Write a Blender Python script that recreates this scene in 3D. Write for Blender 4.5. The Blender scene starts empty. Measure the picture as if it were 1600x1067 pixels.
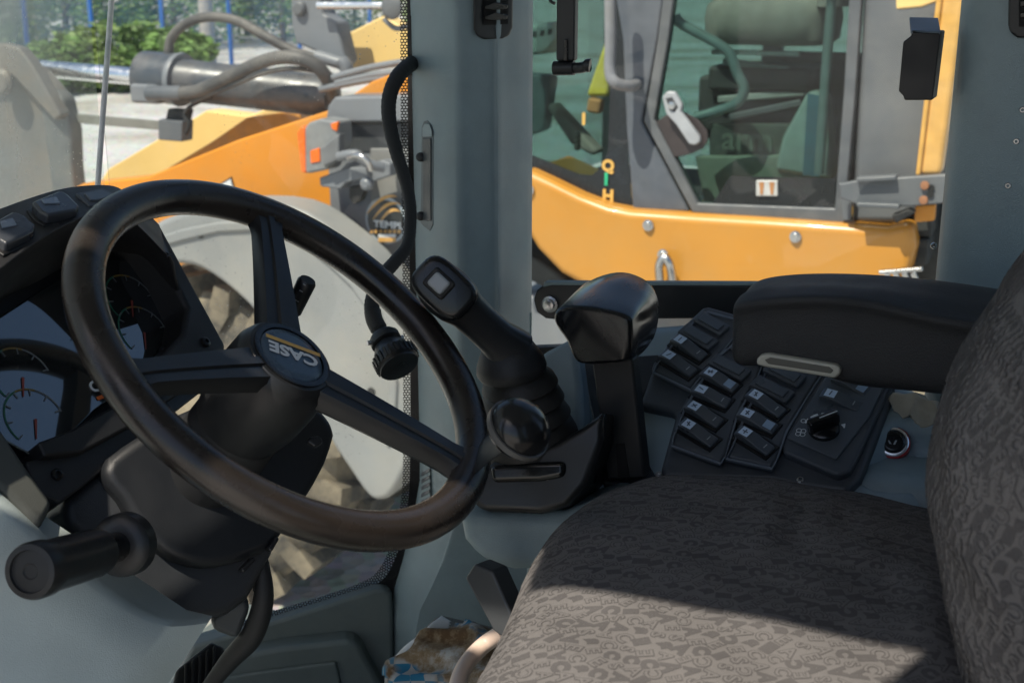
import bpy, bmesh, math, random
from math import sin, cos, pi, radians, sqrt, atan2
from mathutils import Vector as V, Matrix as M
random.seed(7)
S = bpy.context.scene
COL = S.collection
# ------------------------------------------------------------------ camera
FPX = 2000.0; YAW = radians(24); PITCH = radians(16); CAM = V((0, 0, 2.6))
cd = bpy.data.cameras.new('camera'); cam = bpy.data.objects.new('camera', cd); COL.objects.link(cam)
cam.location = CAM; cam.rotation_euler = (pi/2 - PITCH, 0, YAW)
cd.sensor_width = 36; cd.lens = 45; cd.clip_start = 0.05; cd.clip_end = 600
cd.dof.use_dof = True; cd.dof.focus_distance = 1.3; cd.dof.aperture_fstop = 11.0
S.camera = cam
# ------------------------------------------------------------------ sky, sun, exposure
SUN_TRAVEL = V((0.20, 0.55, -0.9625)).normalized()
w = bpy.data.worlds.new('World'); S.world = w; w.use_nodes = True
nt = w.node_tree; sky = nt.nodes.new('ShaderNodeTexSky'); sky.sky_type = 'NISHITA'; sky.sun_disc = False
ts = -SUN_TRAVEL
sky.sun_elevation = math.asin(ts.z); sky.sun_rotation = atan2(ts.x, ts.y)
sky.air_density = 1.0; sky.dust_density = 1.5; sky.ozone_density = 1.0
nt.nodes['Background'].inputs[1].default_value = 0.105
nt.links.new(sky.outputs[0], nt.nodes['Background'].inputs[0])
sd = bpy.data.lights.new('sun', 'SUN'); sun = bpy.data.objects.new('sun', sd); COL.objects.link(sun)
sd.energy = 5.0; sd.angle = radians(0.55); sd.color = (1, 0.90, 0.77)
sun.rotation_euler = SUN_TRAVEL.to_track_quat('-Z', 'Y').to_euler(); sun.location = (-4, -9, 20)
S.view_settings.view_transform = 'Standard'; S.view_settings.look = 'None'
S.view_settings.exposure = 0.36; S.view_settings.gamma = 1
S.render.engine = 'CYCLES'
S.cycles.max_bounces = 10; S.cycles.transparent_max_bounces = 24; S.cycles.diffuse_bounces = 5

# ------------------------------------------------------------------ pixel rays (photo 1600 x 1067) to places in the cab
_f0 = V((-sin(YAW), cos(YAW), 0)); _r = V((cos(YAW), sin(YAW), 0)); _z = V((0, 0, 1))
_f = _f0*cos(PITCH) - _z*sin(PITCH); _u = _f0*sin(PITCH) + _z*cos(PITCH)
def ray(u, v): return _f + _r*((u-800)/FPX) - _u*((v-533.5)/FPX)
def P(u, v, x=None, y=None, z=None, d=None):
    R = ray(u, v)
    if x is not None: t = (x-CAM.x)/R.x
    elif y is not None: t = (y-CAM.y)/R.y
    elif z is not None: t = (z-CAM.z)/R.z
    else: t = d
    return CAM + R*t
def on(u, v, pl):
    R = ray(u, v); return CAM + R*((pl[0]-CAM).dot(pl[1])/R.dot(pl[1]))
def YP(y): return (V((0, y, 0)), V((0, -1, 0)))
def PLN(p, n): return (V(p), V(n).normalized())

# ------------------------------------------------------------------ materials
MATS = {}
def nd(t, k, **kw):
    n = t.nodes.new(k)
    for a, b in kw.items(): setattr(n, a, b)
    return n
def mat(name, col, rough=.5, metal=0., var=.12, scale=18., bump=.0, bscale=400., dust=0., dcol=(.35, .31, .25), dscale=6., spec=.5, coat=0., rv=.12):
    if name in MATS: return MATS[name]
    m = bpy.data.materials.new(name); m.use_nodes = True; t = m.node_tree; b = t.nodes['Principled BSDF']; L = t.links.new
    tc = nd(t, 'ShaderNodeTexCoord')
    n1 = nd(t, 'ShaderNodeTexNoise'); n1.inputs['Scale'].default_value = scale; n1.inputs['Detail'].default_value = 6; L(tc.outputs['Object'], n1.inputs['Vector'])
    r = nd(t, 'ShaderNodeMapRange'); r.inputs[1].default_value = .3; r.inputs[2].default_value = .7; r.inputs[3].default_value = 1-var; r.inputs[4].default_value = 1+var
    L(n1.outputs['Fac'], r.inputs[0])
    mx = nd(t, 'ShaderNodeVectorMath', operation='SCALE'); mx.inputs[0].default_value = col; L(r.outputs[0], mx.inputs['Scale'])
    out = mx.outputs[0]
    if dust:
        n2 = nd(t, 'ShaderNodeTexNoise'); n2.inputs['Scale'].default_value = dscale; n2.inputs['Detail'].default_value = 8; n2.inputs['Roughness'].default_value = .7; L(tc.outputs['Object'], n2.inputs['Vector'])
        r2 = nd(t, 'ShaderNodeMapRange'); r2.inputs[1].default_value = .42; r2.inputs[2].default_value = .75; r2.inputs[3].default_value = 0; r2.inputs[4].default_value = dust; L(n2.outputs['Fac'], r2.inputs[0])
        k = nd(t, 'ShaderNodeMix', data_type='RGBA'); k.inputs[7].default_value = (*dcol, 1); L(r2.outputs[0], k.inputs[0]); L(out, k.inputs[6]); out = k.outputs[2]
    L(out, b.inputs['Base Color'])
    r3 = nd(t, 'ShaderNodeMapRange'); r3.inputs[1].default_value = .3; r3.inputs[2].default_value = .7; r3.inputs[3].default_value = max(0, rough-rv); r3.inputs[4].default_value = min(1, rough+rv)
    L(n1.outputs['Fac'], r3.inputs[0]); L(r3.outputs[0], b.inputs['Roughness'])
    b.inputs['Metallic'].default_value = metal; b.inputs['Specular IOR Level'].default_value = spec; b.inputs['Coat Weight'].default_value = coat
    if bump:
        n4 = nd(t, 'ShaderNodeTexNoise'); n4.inputs['Scale'].default_value = bscale; n4.inputs['Detail'].default_value = 3; L(tc.outputs['Object'], n4.inputs['Vector'])
        bp = nd(t, 'ShaderNodeBump'); bp.inputs['Strength'].default_value = bump; bp.inputs['Distance'].default_value = .002; L(n4.outputs['Fac'], bp.inputs['Height']); L(bp.outputs[0], b.inputs['Normal'])
    MATS[name] = m; return m
def glass(name, tint, refl=.06, dust=0., dscale=3., dcol=(.55, .55, .52), grad=None, spots=0.):
    """clear pane: tinted see-through, a sharp reflection growing at grazing angles, settled dust"""
    m = bpy.data.materials.new(name); m.use_nodes = True; t = m.node_tree; t.nodes.clear(); L = t.links.new
    o = nd(t, 'ShaderNodeOutputMaterial'); tr = nd(t, 'ShaderNodeBsdfTransparent'); tr.inputs[0].default_value = (*tint, 1)
    gl = nd(t, 'ShaderNodeBsdfGlossy'); gl.inputs['Roughness'].default_value = .0
    lw = nd(t, 'ShaderNodeLayerWeight'); lw.inputs[0].default_value = .5
    pw = nd(t, 'ShaderNodeMath', operation='POWER'); pw.inputs[1].default_value = 4.5; L(lw.outputs['Facing'], pw.inputs[0])
    mul = nd(t, 'ShaderNodeMath', operation='MULTIPLY_ADD'); mul.inputs[1].default_value = .8; mul.inputs[2].default_value = refl*.6; mul.use_clamp = True; L(pw.outputs[0], mul.inputs[0])
    mx = nd(t, 'ShaderNodeMixShader'); L(mul.outputs[0], mx.inputs[0]); L(tr.outputs[0], mx.inputs[1]); L(gl.outputs[0], mx.inputs[2])
    last = mx
    if dust:
        tc = nd(t, 'ShaderNodeTexCoord'); n = nd(t, 'ShaderNodeTexNoise'); n.inputs['Scale'].default_value = dscale; n.inputs['Detail'].default_value = 9; n.inputs['Roughness'].default_value = .65
        L(tc.outputs['Object'], n.inputs['Vector'])
        r = nd(t, 'ShaderNodeMapRange'); r.inputs[1].default_value = .35; r.inputs[2].default_value = .75; r.inputs[3].default_value = dust*.35; r.inputs[4].default_value = dust; L(n.outputs['Fac'], r.inputs[0])
        fac = r.outputs[0]
        if grad:   # wiped area: dust thickens along object y between two places
            sx = nd(t, 'ShaderNodeSeparateXYZ'); L(tc.outputs['Object'], sx.inputs[0])
            r2 = nd(t, 'ShaderNodeMapRange'); r2.interpolation_type = 'SMOOTHSTEP'; r2.inputs[1].default_value = grad[0]; r2.inputs[2].default_value = grad[1]; r2.inputs[3].default_value = grad[2]; r2.inputs[4].default_value = grad[3]; L(sx.outputs['Y'], r2.inputs[0])
            m2 = nd(t, 'ShaderNodeMath', operation='MULTIPLY'); L(fac, m2.inputs[0]); L(r2.outputs[0], m2.inputs[1]); fac = m2.outputs[0]
        if spots:
            vo = nd(t, 'ShaderNodeTexVoronoi'); vo.inputs['Scale'].default_value = 110; L(tc.outputs['Object'], vo.inputs['Vector'])
            r4 = nd(t, 'ShaderNodeMapRange'); r4.inputs[1].default_value = .14; r4.inputs[2].default_value = .08; r4.inputs[3].default_value = 0; r4.inputs[4].default_value = spots; L(vo.outputs['Distance'], r4.inputs[0])
            n5 = nd(t, 'ShaderNodeTexNoise'); n5.inputs['Scale'].default_value = 9; L(tc.outputs['Object'], n5.inputs['Vector'])
            r6 = nd(t, 'ShaderNodeMapRange'); r6.inputs[1].default_value = .52; r6.inputs[2].default_value = .62; L(n5.outputs['Fac'], r6.inputs[0])
            m6 = nd(t, 'ShaderNodeMath', operation='MULTIPLY'); L(r4.outputs[0], m6.inputs[0]); L(r6.outputs[0], m6.inputs[1])
            m5 = nd(t, 'ShaderNodeMath', operation='ADD'); m5.use_clamp = True; L(fac, m5.inputs[0]); L(m6.outputs[0], m5.inputs[1]); fac = m5.outputs[0]
        df = nd(t, 'ShaderNodeBsdfDiffuse'); df.inputs[0].default_value = (*dcol, 1)
        tl = nd(t, 'ShaderNodeBsdfTranslucent'); tl.inputs[0].default_value = (*dcol, 1)
        dm = nd(t, 'ShaderNodeMixShader'); dm.inputs[0].default_value = .5; L(df.outputs[0], dm.inputs[1]); L(tl.outputs[0], dm.inputs[2])
        mm = nd(t, 'ShaderNodeMixShader'); L(fac, mm.inputs[0]); L(mx.outputs[0], mm.inputs[1]); L(dm.outputs[0], mm.inputs[2]); last = mm
    L(last.outputs[0], o.inputs[0]); MATS[name] = m; return m

BLACK = mat('black_plastic', (.0125, .0138, .0155), .38, bump=.10, bscale=900, dust=.05, dcol=(.12, .11, .095), dscale=9)
BLACKG = mat('black_gloss_plastic', (.008, .009, .010), .22, bump=.03, bscale=700, dust=.04, dcol=(.12, .11, .095), dscale=12)
BLACKM = mat('black_matt_plastic', (.014, .0152, .017), .5, bump=.22, bscale=1300, dust=.06, dcol=(.12, .11, .095), dscale=7)
RIMM = mat('worn_rim', (.017, .0145, .013), .27, bump=.08, bscale=1100, dust=.4, dcol=(.095, .070, .052), dscale=2.5, var=.25)
RUBBER = mat('rubber', (.013, .013, .013), .55, bump=.15, bscale=500, dust=.12, dscale=20, dcol=(.14, .13, .11))
GREY = mat('grey_plastic', (.23, .30, .32), .45, bump=.3, bscale=900, dust=.5, dcol=(.12, .14, .145), dscale=3.2, var=.06)
GREYD = mat('grey_green_plastic', (.46, .53, .515), .48, bump=.2, bscale=1000, dust=.15, dcol=(.36, .34, .28), dscale=5, var=.06)
GREYF = mat('dark_green_tray', (.105, .13, .128), .55, bump=.2, bscale=800, dust=.4, dcol=(.24, .23, .20), dscale=4, var=.1)
SWM = mat('switch_plastic', (.072, .085, .10), .36, bump=.1, bscale=900, dust=.22, dcol=(.15, .14, .12), dscale=14)
SWB = mat('switch_bed', (.058, .068, .080), .5, bump=.12, bscale=900, dust=.28, dcol=(.15, .14, .12), dscale=12)
ICON = mat('icon_lens', (.56, .67, .80), .35, var=.08, scale=90)
ICOND = mat('icon_mark', (.10, .13, .17), .4)
WHITEP = mat('white_print', (.72, .74, .74), .5, var=.05)
YELP = mat('amber_print', (.72, .42, .10), .5, var=.05)
BLUEP = mat('badge_blue', (.065, .10, .14), .25, var=.05)
CREAM = mat('cream_handle', (.42, .42, .36), .45, bump=.08, dust=.35, dcol=(.25, .22, .17), dscale=30)
STEEL = mat('steel', (.55, .55, .55), .3, metal=1, dust=.15)
CHROME = mat('chrome_rod', (.85, .86, .88), .26, metal=1, var=.04)
REDP = mat('red_ring', (.35, .02, .02), .4)
LAMPG = mat('button_grey', (.34, .36, .37), .35)
ORANGE = mat('orange_paint', (.72, .26, .012), .38, dust=.5, dcol=(.5, .28, .08), dscale=2.2, var=.07, scale=3, coat=.15, bump=.02, bscale=40)
YELLOW_LIT = mat('yellow_lit_paint', (.86, .60, .22), .42, dust=.25, dcol=(.6, .5, .33), dscale=2.5, var=.06, scale=3, coat=.1)  # yellow paint with the far boom's sunlit lightness put into the colour
STEELG = mat('grey_paint', (.165, .18, .20), .45, dust=.28, dcol=(.30, .28, .25), dscale=3, var=.08, scale=5)
STEELL = mat('light_grey_paint', (.10, .11, .122), .42, dust=.25, dcol=(.34, .32, .28), dscale=3, var=.07, scale=4)
FENDER = mat('fender_plastic', (.25, .26, .26), .5, dust=.55, dcol=(.38, .35, .29), dscale=2, var=.1, scale=3, bump=.05, bscale=60)
TYRE = mat('dusty_tyre', (.05, .047, .042), .85, dust=.95, dcol=(.44, .36, .24), dscale=2.5, var=.3, scale=7, bump=.4, bscale=60)
HOSE = mat('dusty_hose', (.06, .06, .06), .65, dust=.6, dcol=(.27, .25, .22), dscale=5)
OLENS = mat('orange_lens', (.85, .16, .01), .25)
DARKIN = mat('dark_interior', (.026, .030, .030), .7, dust=.3, dcol=(.16, .15, .13))
SEATN = mat('grey_seat_cloth', (.20, .20, .18), .9, bump=.5, bscale=150, dust=.4, var=.2)
BUCK = mat('bucket_steel', (.15, .15, .15), .5, dust=.7, dcol=(.27, .19, .12), dscale=1.6, var=.15, scale=3)
BEAD = mat('silicone_bead', (.72, .69, .67), .5, var=.15, scale=60)
STICKG = mat('pale_green_sticker', (.42, .55, .50), .4, var=.05)
ROPE = mat('cotton_cloth', (.47, .43, .35), .95, bump=.4, bscale=300, dust=.5, dcol=(.22, .18, .13), dscale=30)
BLUEPL = mat('blue_plastic', (.03, .05, .35), .4)
PINK = mat('cream_pipe', (.70, .55, .45), .4, var=.05)
PAPER = mat('white_paper', (.75, .75, .74), .8)
TEALIN = mat('pale_panel', (.50, .53, .50), .6, dust=.3)
GLASS_SIDE = glass('side_glass', (.94, .975, .97), .03, dust=.012, dscale=5)
GLASS_C = glass('corner_glass', (.94, .97, .96), .025, dust=.06, dscale=6, spots=.5, dcol=(.6, .6, .57))
GLASS_F = glass('dusty_windscreen', (.90, .95, .93), .05, dust=.75, dscale=4, dcol=(.85, .86, .80), grad=(1.10, 1.28, 1.0, .10), spots=.5)
GLASS_N = glass('teal_tinted_glass', (.60, .71, .69), .025)
def fabric():
    m = mat('seat_fabric', (.150, .144, .142), .95, bump=.5, bscale=1700, dust=.18, dcol=(.21, .19, .17), dscale=5, var=.08, spec=.15); return m
FAB = fabric(); FABD = mat('seat_print', (.096, .092, .092), .95, bump=.5, bscale=1700, var=.12, spec=.12)

# ------------------------------------------------------------------ object helpers
def empty(name, loc, label, cat, group=None, kind=None):
    o = bpy.data.objects.new(name, None); COL.objects.link(o); o.location = loc; o.empty_display_size = .05
    o['label'] = label
    if cat: o['category'] = cat
    if group: o['group'] = group
    if kind: o['kind'] = kind
    return o
def tag(o, label, cat, group=None, kind=None):
    o['label'] = label
    if cat: o['category'] = cat
    if group: o['group'] = group
    if kind: o['kind'] = kind
    return o
def link(name, me, m, parent=None):
    o = bpy.data.objects.new(name, me); COL.objects.link(o)
    if m: me.materials.clear(); me.materials.append(m)
    if parent is not None:
        o.parent = parent
        if parent.type == 'EMPTY': o.matrix_parent_inverse = M.Translation(-V(parent.location))
    return o
def mesh(name, vs, fs, m, parent=None, smooth=True, ang=38, bev=0, seg=2, sub=0, mods=True):
    me = bpy.data.meshes.new(name); me.from_pydata([tuple(v) for v in vs], [], fs)
    bm = bmesh.new(); bm.from_mesh(me); bmesh.ops.remove_doubles(bm, verts=bm.verts, dist=1e-6); bmesh.ops.recalc_face_normals(bm, faces=bm.faces); bm.to_mesh(me); bm.free()
    if smooth:
        me.shade_smooth()
        if not sub: me.set_sharp_from_angle(angle=radians(ang))
    o = link(name, me, m, parent)
    if bev:
        b = o.modifiers.new('bevel', 'BEVEL'); b.width = bev; b.segments = seg; b.limit_method = 'ANGLE'; b.angle_limit = radians(32); b.harden_normals = True
    if sub:
        s_ = o.modifiers.new('sub', 'SUBSURF'); s_.levels = s_.render_levels = sub
    return o
def crom(pts, n=6, closed=False):
    k = len(pts); out = []
    g = (lambda i: pts[i % k]) if closed else (lambda i: pts[min(max(i, 0), k-1)])
    for i in range(k if closed else k-1):
        a, b, c, d = [V(g(i+j)) for j in (-1, 0, 1, 2)]
        for s in range(n):
            t = s/n; out.append(.5*((2*b)+(c-a)*t+(2*a-5*b+4*c-d)*t*t+(3*b-a-3*c+d)*t**3))
    if not closed: out.append(V(pts[-1]))
    return out
def slab(name, px, pl, th, m, parent=None, bev=.003, out=0., sm=0, seg=2, ang=38):
    """outline on a plane, given real thickness behind it"""
    if sm: px = [tuple(q)[:2] for q in crom([(a, b, 0) for a, b in px], sm, True)]
    n = pl[1]; a = [on(u, v, pl)+n*out for u, v in px]; b = [q-n*th for q in a]; k = len(a)
    fs = [tuple(range(k)), tuple(range(2*k-1, k-1, -1))]+[(i, (i+1) % k, (i+1) % k+k, i+k) for i in range(k)]
    return mesh(name, a+b, fs, m, parent, bev=bev, seg=seg, ang=ang)
def prism(name, pts, off, m, parent=None, bev=.003, seg=2):
    k = len(pts); a = [V(q) for q in pts]; b = [q+V(off) for q in a]
    fs = [tuple(range(k)), tuple(range(2*k-1, k-1, -1))]+[(i, (i+1) % k, (i+1) % k+k, i+k) for i in range(k)]
    return mesh(name, a+b, fs, m, parent, bev=bev, seg=seg)
def box(name, c, s, m, parent=None, bev=.003, ax=None, seg=2):
    ax = ax or (V((1, 0, 0)), V((0, 1, 0)), V((0, 0, 1))); c = V(c)
    vs = [c+ax[0]*s[0]*i/2+ax[1]*s[1]*j/2+ax[2]*s[2]*k/2 for i in (-1, 1) for j in (-1, 1) for k in (-1, 1)]
    fs = [(0, 1, 3, 2), (4, 6, 7, 5), (0, 4, 5, 1), (2, 3, 7, 6), (0, 2, 6, 4), (1, 5, 7, 3)]
    return mesh(name, vs, fs, m, parent, bev=bev, seg=seg)
def loft(name, rings, m, parent=None, cap=True, sub=0, bev=0, ang=50):
    n = len(rings[0]); vs = [q for r in rings for q in r]; fs = []
    for i in range(len(rings)-1):
        for j in range(n): fs.append((i*n+j, i*n+(j+1) % n, (i+1)*n+(j+1) % n, (i+1)*n+j))
    if cap: fs += [tuple(range(n)), tuple(range((len(rings)-1)*n, len(rings)*n))]
    return mesh(name, vs, fs, m, parent, sub=sub, bev=bev, ang=ang)
def basis(n):
    n = V(n).normalized(); a = n.cross(V((0, 0, 1)) if abs(n.z) < .9 else V((1, 0, 0))).normalized(); return a, n.cross(a).normalized(), n
def tube(name, pts, r, m, parent=None, n=12, sm=6, ribs=0, cap=True):
    pts = crom(pts, sm) if sm else [V(p) for p in pts]
    k = len(pts); rr = r if callable(r) else (lambda t: r); rings = []; up = None
    for i, p in enumerate(pts):
        d = (pts[min(i+1, k-1)]-pts[max(i-1, 0)]).normalized()
        a = up - d*up.dot(d) if up else basis(d)[0]
        a.normalize(); up = a; b = d.cross(a); q = rr(i/(k-1))
        if ribs and i % 2: q *= 1-ribs
        rings.append([p+a*q*cos(2*pi*j/n)+b*q*sin(2*pi*j/n) for j in range(n)])
    return loft(name, rings, m, parent, cap)
def lathe(name, c, ax, prof, m, parent=None, n=28, ang=38):
    a, b, d = basis(ax); c = V(c)
    rings = [[c+d*h+(a*cos(2*pi*j/n)+b*sin(2*pi*j/n))*max(r, 1e-4) for j in range(n)] for h, r in prof]
    return loft(name, rings, m, parent, True, ang=ang)
def sellipse(c, ax, ay, ra, rb, e=2.6, n=28):
    o = []
    for j in range(n):
        t = 2*pi*j/n; ct, st = cos(t), sin(t)
        o.append(V(c)+V(ax)*ra*math.copysign(abs(ct)**(2/e), ct)+V(ay)*rb*math.copysign(abs(st)**(2/e), st))
    return o
GLY = {}
def glyph(s, offset=0., res=2, ext=0.):
    """flat lettering as mesh data centred at the origin, one unit high"""
    key = (s, offset, res, ext)
    if key in GLY: return GLY[key]
    cu = bpy.data.curves.new('t', 'FONT'); cu.body = s; cu.size = 1; cu.align_x = 'CENTER'; cu.align_y = 'CENTER'; cu.offset = offset; cu.resolution_u = res; cu.extrude = ext; cu.fill_mode = 'BOTH' if ext else 'FRONT'
    o = bpy.data.objects.new('t', cu); COL.objects.link(o); bpy.context.view_layer.update()
    me = bpy.data.meshes.new_from_object(o.evaluated_get(bpy.context.evaluated_depsgraph_get()))
    bpy.data.objects.remove(o); g = ([v.co.copy() for v in me.vertices], [tuple(p.vertices) for p in me.polygons]); bpy.data.meshes.remove(me)
    GLY[key] = g; return g
def text(name, s, c, ax, ay, size, m, parent, offset=.01, sx=1., ext=.02):
    vs, fs = glyph(s, offset, 3, ext); ax = V(ax).normalized(); ay = V(ay).normalized(); n = ax.cross(ay)
    return mesh(name, [V(c)+ax*v.x*size*sx+ay*v.y*size+n*v.z*size for v in vs], fs, m, parent, smooth=False)
def screw(c, n, r, parent, m=None, name='screw'):
    return lathe(name, V(c)-V(n).normalized()*.001, n, [(0, r), (.0025, r*.95), (.0035, r*.7), (.0035, r*.45), (.0015, r*.4), (.0015, 0)], m or STEEL, parent, 14)

# ================================================================== OUTSIDE: ground, sky-side background
GZ = -0.40
def ground_mat():
    m = bpy.data.materials.new('gravel_yard'); m.use_nodes = True; t = m.node_tree; b = t.nodes['Principled BSDF']; L = t.links.new
    tc = nd(t, 'ShaderNodeTexCoord')
    n1 = nd(t, 'ShaderNodeTexNoise'); n1.inputs['Scale'].default_value = .35; n1.inputs['Detail'].default_value = 8
    n2 = nd(t, 'ShaderNodeTexVoronoi'); n2.inputs['Scale'].default_value = 14
    for n in (n1, n2): L(tc.outputs['Object'], n.inputs['Vector'])
    c = nd(t, 'ShaderNodeValToRGB'); e = c.color_ramp.elements; e[0].position = .35; e[0].color = (.42, .34, .24, 1); e[1].position = .55; e[1].color = (.62, .61, .58, 1); L(n1.outputs['Fac'], c.inputs[0])
    mx = nd(t, 'ShaderNodeMix', data_type='RGBA', blend_type='MULTIPLY'); mx.inputs[0].default_value = .45; L(c.outputs[0], mx.inputs[6]); L(n2.outputs['Color'], mx.inputs[7])
    hs = nd(t, 'ShaderNodeHueSaturation'); hs.inputs['Saturation'].default_value = .55; L(mx.outputs[2], hs.inputs['Color']); L(hs.outputs[0], b.inputs['Base Color'])
    bp = nd(t, 'ShaderNodeBump'); bp.inputs['Strength'].default_value = .6; bp.inputs['Distance'].default_value = .03; L(n2.outputs['Distance'], bp.inputs['Height']); L(bp.outputs[0], b.inputs['Normal'])
    b.inputs['Roughness'].default_value = .95; return m
def terrain():
    vs = []; fs = []; N = 60; R = [0]+[.6*1.135**i for i in range(52)]
    for r in R:
        for j in range(N):
            a = 2*pi*j/N; x, y = r*cos(a), r*sin(a); h = .03*sin(x*.7)*cos(y*.9) if r < 40 else 0
            vs.append(V((x, y, GZ+h-.02)))
    for i in range(len(R)-1):
        for j in range(N): fs.append((i*N+j, i*N+(j+1) % N, (i+1)*N+(j+1) % N, (i+1)*N+j))
    o = mesh('ground', vs, fs, ground_mat(), ang=180)
    return tag(o, 'pale gravel yard around the machines', None, kind='structure')
terrain()

def leafmat(name, col):
    m = bpy.data.materials.new(name); m.use_nodes = True; t = m.node_tree; b = t.nodes['Principled BSDF']; L = t.links.new
    oi = nd(t, 'ShaderNodeTexCoord'); n = nd(t, 'ShaderNodeTexNoise'); n.inputs['Scale'].default_value = 1.3; L(oi.outputs['Object'], n.inputs['Vector'])
    r = nd(t, 'ShaderNodeMapRange'); r.inputs[1].default_value = .3; r.inputs[2].default_value = .7; r.inputs[3].default_value = .6; r.inputs[4].default_value = 1.45; L(n.outputs['Fac'], r.inputs[0])
    s = nd(t, 'ShaderNodeVectorMath', operation='SCALE'); s.inputs[0].default_value = col; L(r.outputs[0], s.inputs['Scale']); L(s.outputs[0], b.inputs['Base Color'])
    b.inputs['Roughness'].default_value = .6; b.inputs['Subsurface Weight'].default_value = 0
    return m
LEAF = [leafmat('leaf_mid', (.13, .23, .055)), leafmat('leaf_yellow', (.18, .26, .075)), leafmat('leaf_dark', (.08, .15, .05))]
BARK = mat('bark', (.10, .075, .05), .9, bump=.5, bscale=30)
def plant(name, c, rx, h, n, leaf, label, cat, base, trunk_r, group):
    t = empty(name, c, label, cat, group); c = V(c)
    tube('trunk', [c+V((0, 0, -.1)), c+V((.05, 0, h*.3)), c+V((.12, .05, h*.75))], lambda q: trunk_r*(1-.75*q), BARK, t, 8)
    for k in range(5):
        a = k*1.26; p = c+V((.05, 0, h*(.22+.09*k)))
        tube('limb', [p, p+V((cos(a)*rx*.4, sin(a)*rx*.4, h*.15)), p+V((cos(a)*rx*.75, sin(a)*rx*.75, h*.28))], lambda q: trunk_r*.45*(1-.8*q), BARK, t, 6)
    cl = []
    for k in range(30):
        a = random.random()*6.28; r = rx*sqrt(random.random()); z = base+(h-base)*random.random()
        f = sqrt(max(.05, 1-((z-base-(h-base)*.45)/((h-base)*.6))**2)); cl.append((V((cos(a)*r*f, sin(a)*r*f, z)), rx*(.18+.2*random.random())))
    vs = []; fs = []
    for k in range(n):
        q, rr = random.choice(cl); d = V((random.gauss(0, 1), random.gauss(0, 1), random.gauss(0, 1))).normalized()*rr*random.random()**.4
        p = c+q+d; s = .05+.06*random.random(); a, b, _ = basis((random.gauss(0, 1), random.gauss(0, 1), random.gauss(.4, 1)))
        i = len(vs); vs += [p-a*s*1.5, p+b*s*.7, p+a*s*1.5, p-b*s*.7]; fs.append((i, i+1, i+2, i+3))
    me = bpy.data.meshes.new('crown'); me.from_pydata(vs, [], fs); link('crown', me, leaf, t)
    return t
def gat(u, dist):            # a place on the ground in the direction of photo column u
    R = ray(u, 100); k = dist/sqrt(R.x**2+R.y**2); return V((R.x*k, R.y*k, GZ))
ORD = ['leftmost', 'second', 'third', 'fourth', 'fifth', 'sixth', 'seventh', 'eighth', 'ninth', 'tenth', 'eleventh', 'twelfth', 'thirteenth', 'rightmost']
for i in range(14):
    lb_ = ORD[i]+(' ' if i in (0, 13) else ' ')+'broadleaf tree'+('' if i in (0, 13) else ' from the left')+' in the row behind the blue fence'
    plant('broadleaf_tree', gat(-60+56*i, 50+4*(i % 3)+1.2*i), 2.9+.6*random.random(), 7+2*random.random(), 3800, LEAF[(1, 0, 1, 0, 0, 2, 0, 2, 1, 0, 2, 0, 1, 2)[i]], lb_, 'tree', .1, .16, 'trees behind the blue fence')
for i, (u, dd, h) in enumerate([(60, 36, 1.3), (135, 36.5, 1.4), (195, 37, 1.5), (240, 39, 1.35), (285, 43, 1.0)]):
    plant('green_bush', gat(u, dd), 1.25, h, 2600, LEAF[0 if i != 1 else 1], ['bush half hidden by the dusty windscreen haze', 'small bush left of the windscreen joint line', 'bright green bush just right of the windscreen joint', 'green bush under the first clear blue post', 'low bush left of the concrete pole foot'][i], 'bush', .05, .05, 'bushes along the gravel edge')
BLUEPOST = mat('blue_paint', (.03, .16, .52), .4, var=.05)
fw = empty('mesh_fence', gat(250, 46), 'blue mesh fence with blue posts beyond the gravel', 'fence')
fp = [gat(u, d) for u, d in [(-40, 40.5), (46, 41.5), (148, 42), (258, 43), (362, 46), (470, 50), (580, 55)]]
for p in fp: tube('post', [p+V((0, 0, -.1)), p+V((0, 0, 3.6))], .075, BLUEPOST, fw, 8, 1)
WIRE = mat('blue_wire', (.08, .22, .42), .5)
for a, b in zip(fp, fp[1:]):
    vs = []; fs = []
    def bar(p, q, s=.006):
        i = len(vs); n = V((-(q-p).y, (q-p).x, 0)); n = n.normalized() if n.length > 1e-4 else V((1, 0, 0)); t_ = (q-p).normalized().cross(n)
        for e in (p, q):
            for k in range(4): vs.append(e+n*s*cos(pi/4+k*pi/2)+t_*s*sin(pi/4+k*pi/2))
        for k in range(4): fs.append((i+k, i+(k+1) % 4, i+4+(k+1) % 4, i+4+k))
    for k in range(12): bar(a+V((0, 0, .15+.22*k)), b+V((0, 0, .15+.22*k)))
    for k in range(1, 60): q = a.lerp(b, k/60); bar(q+V((0, 0, .1)), q+V((0, 0, 2.7)), .004)
    mesh('wire_panel', vs, fs, WIRE, fw, smooth=False)
CONC = mat('concrete', (.42, .38, .33), .9, bump=.4, bscale=20, var=.15)
pp = gat(327, 46); tag(tube('concrete_pole', [pp+V((0, 0, -.2)), pp+V((0, 0, 3)), pp+V((0, 0, 9))], lambda t: .27-.08*t, CONC, None, 14, 2), 'round concrete pole between two blue fence posts', 'pole')

# ================================================================== neighbouring loader
NY = 4.8
ld = empty('wheel_loader', (-2.2, 5.5, GZ), 'orange and grey wheel loader parked alongside, beyond the cab windows', 'loader')
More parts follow.
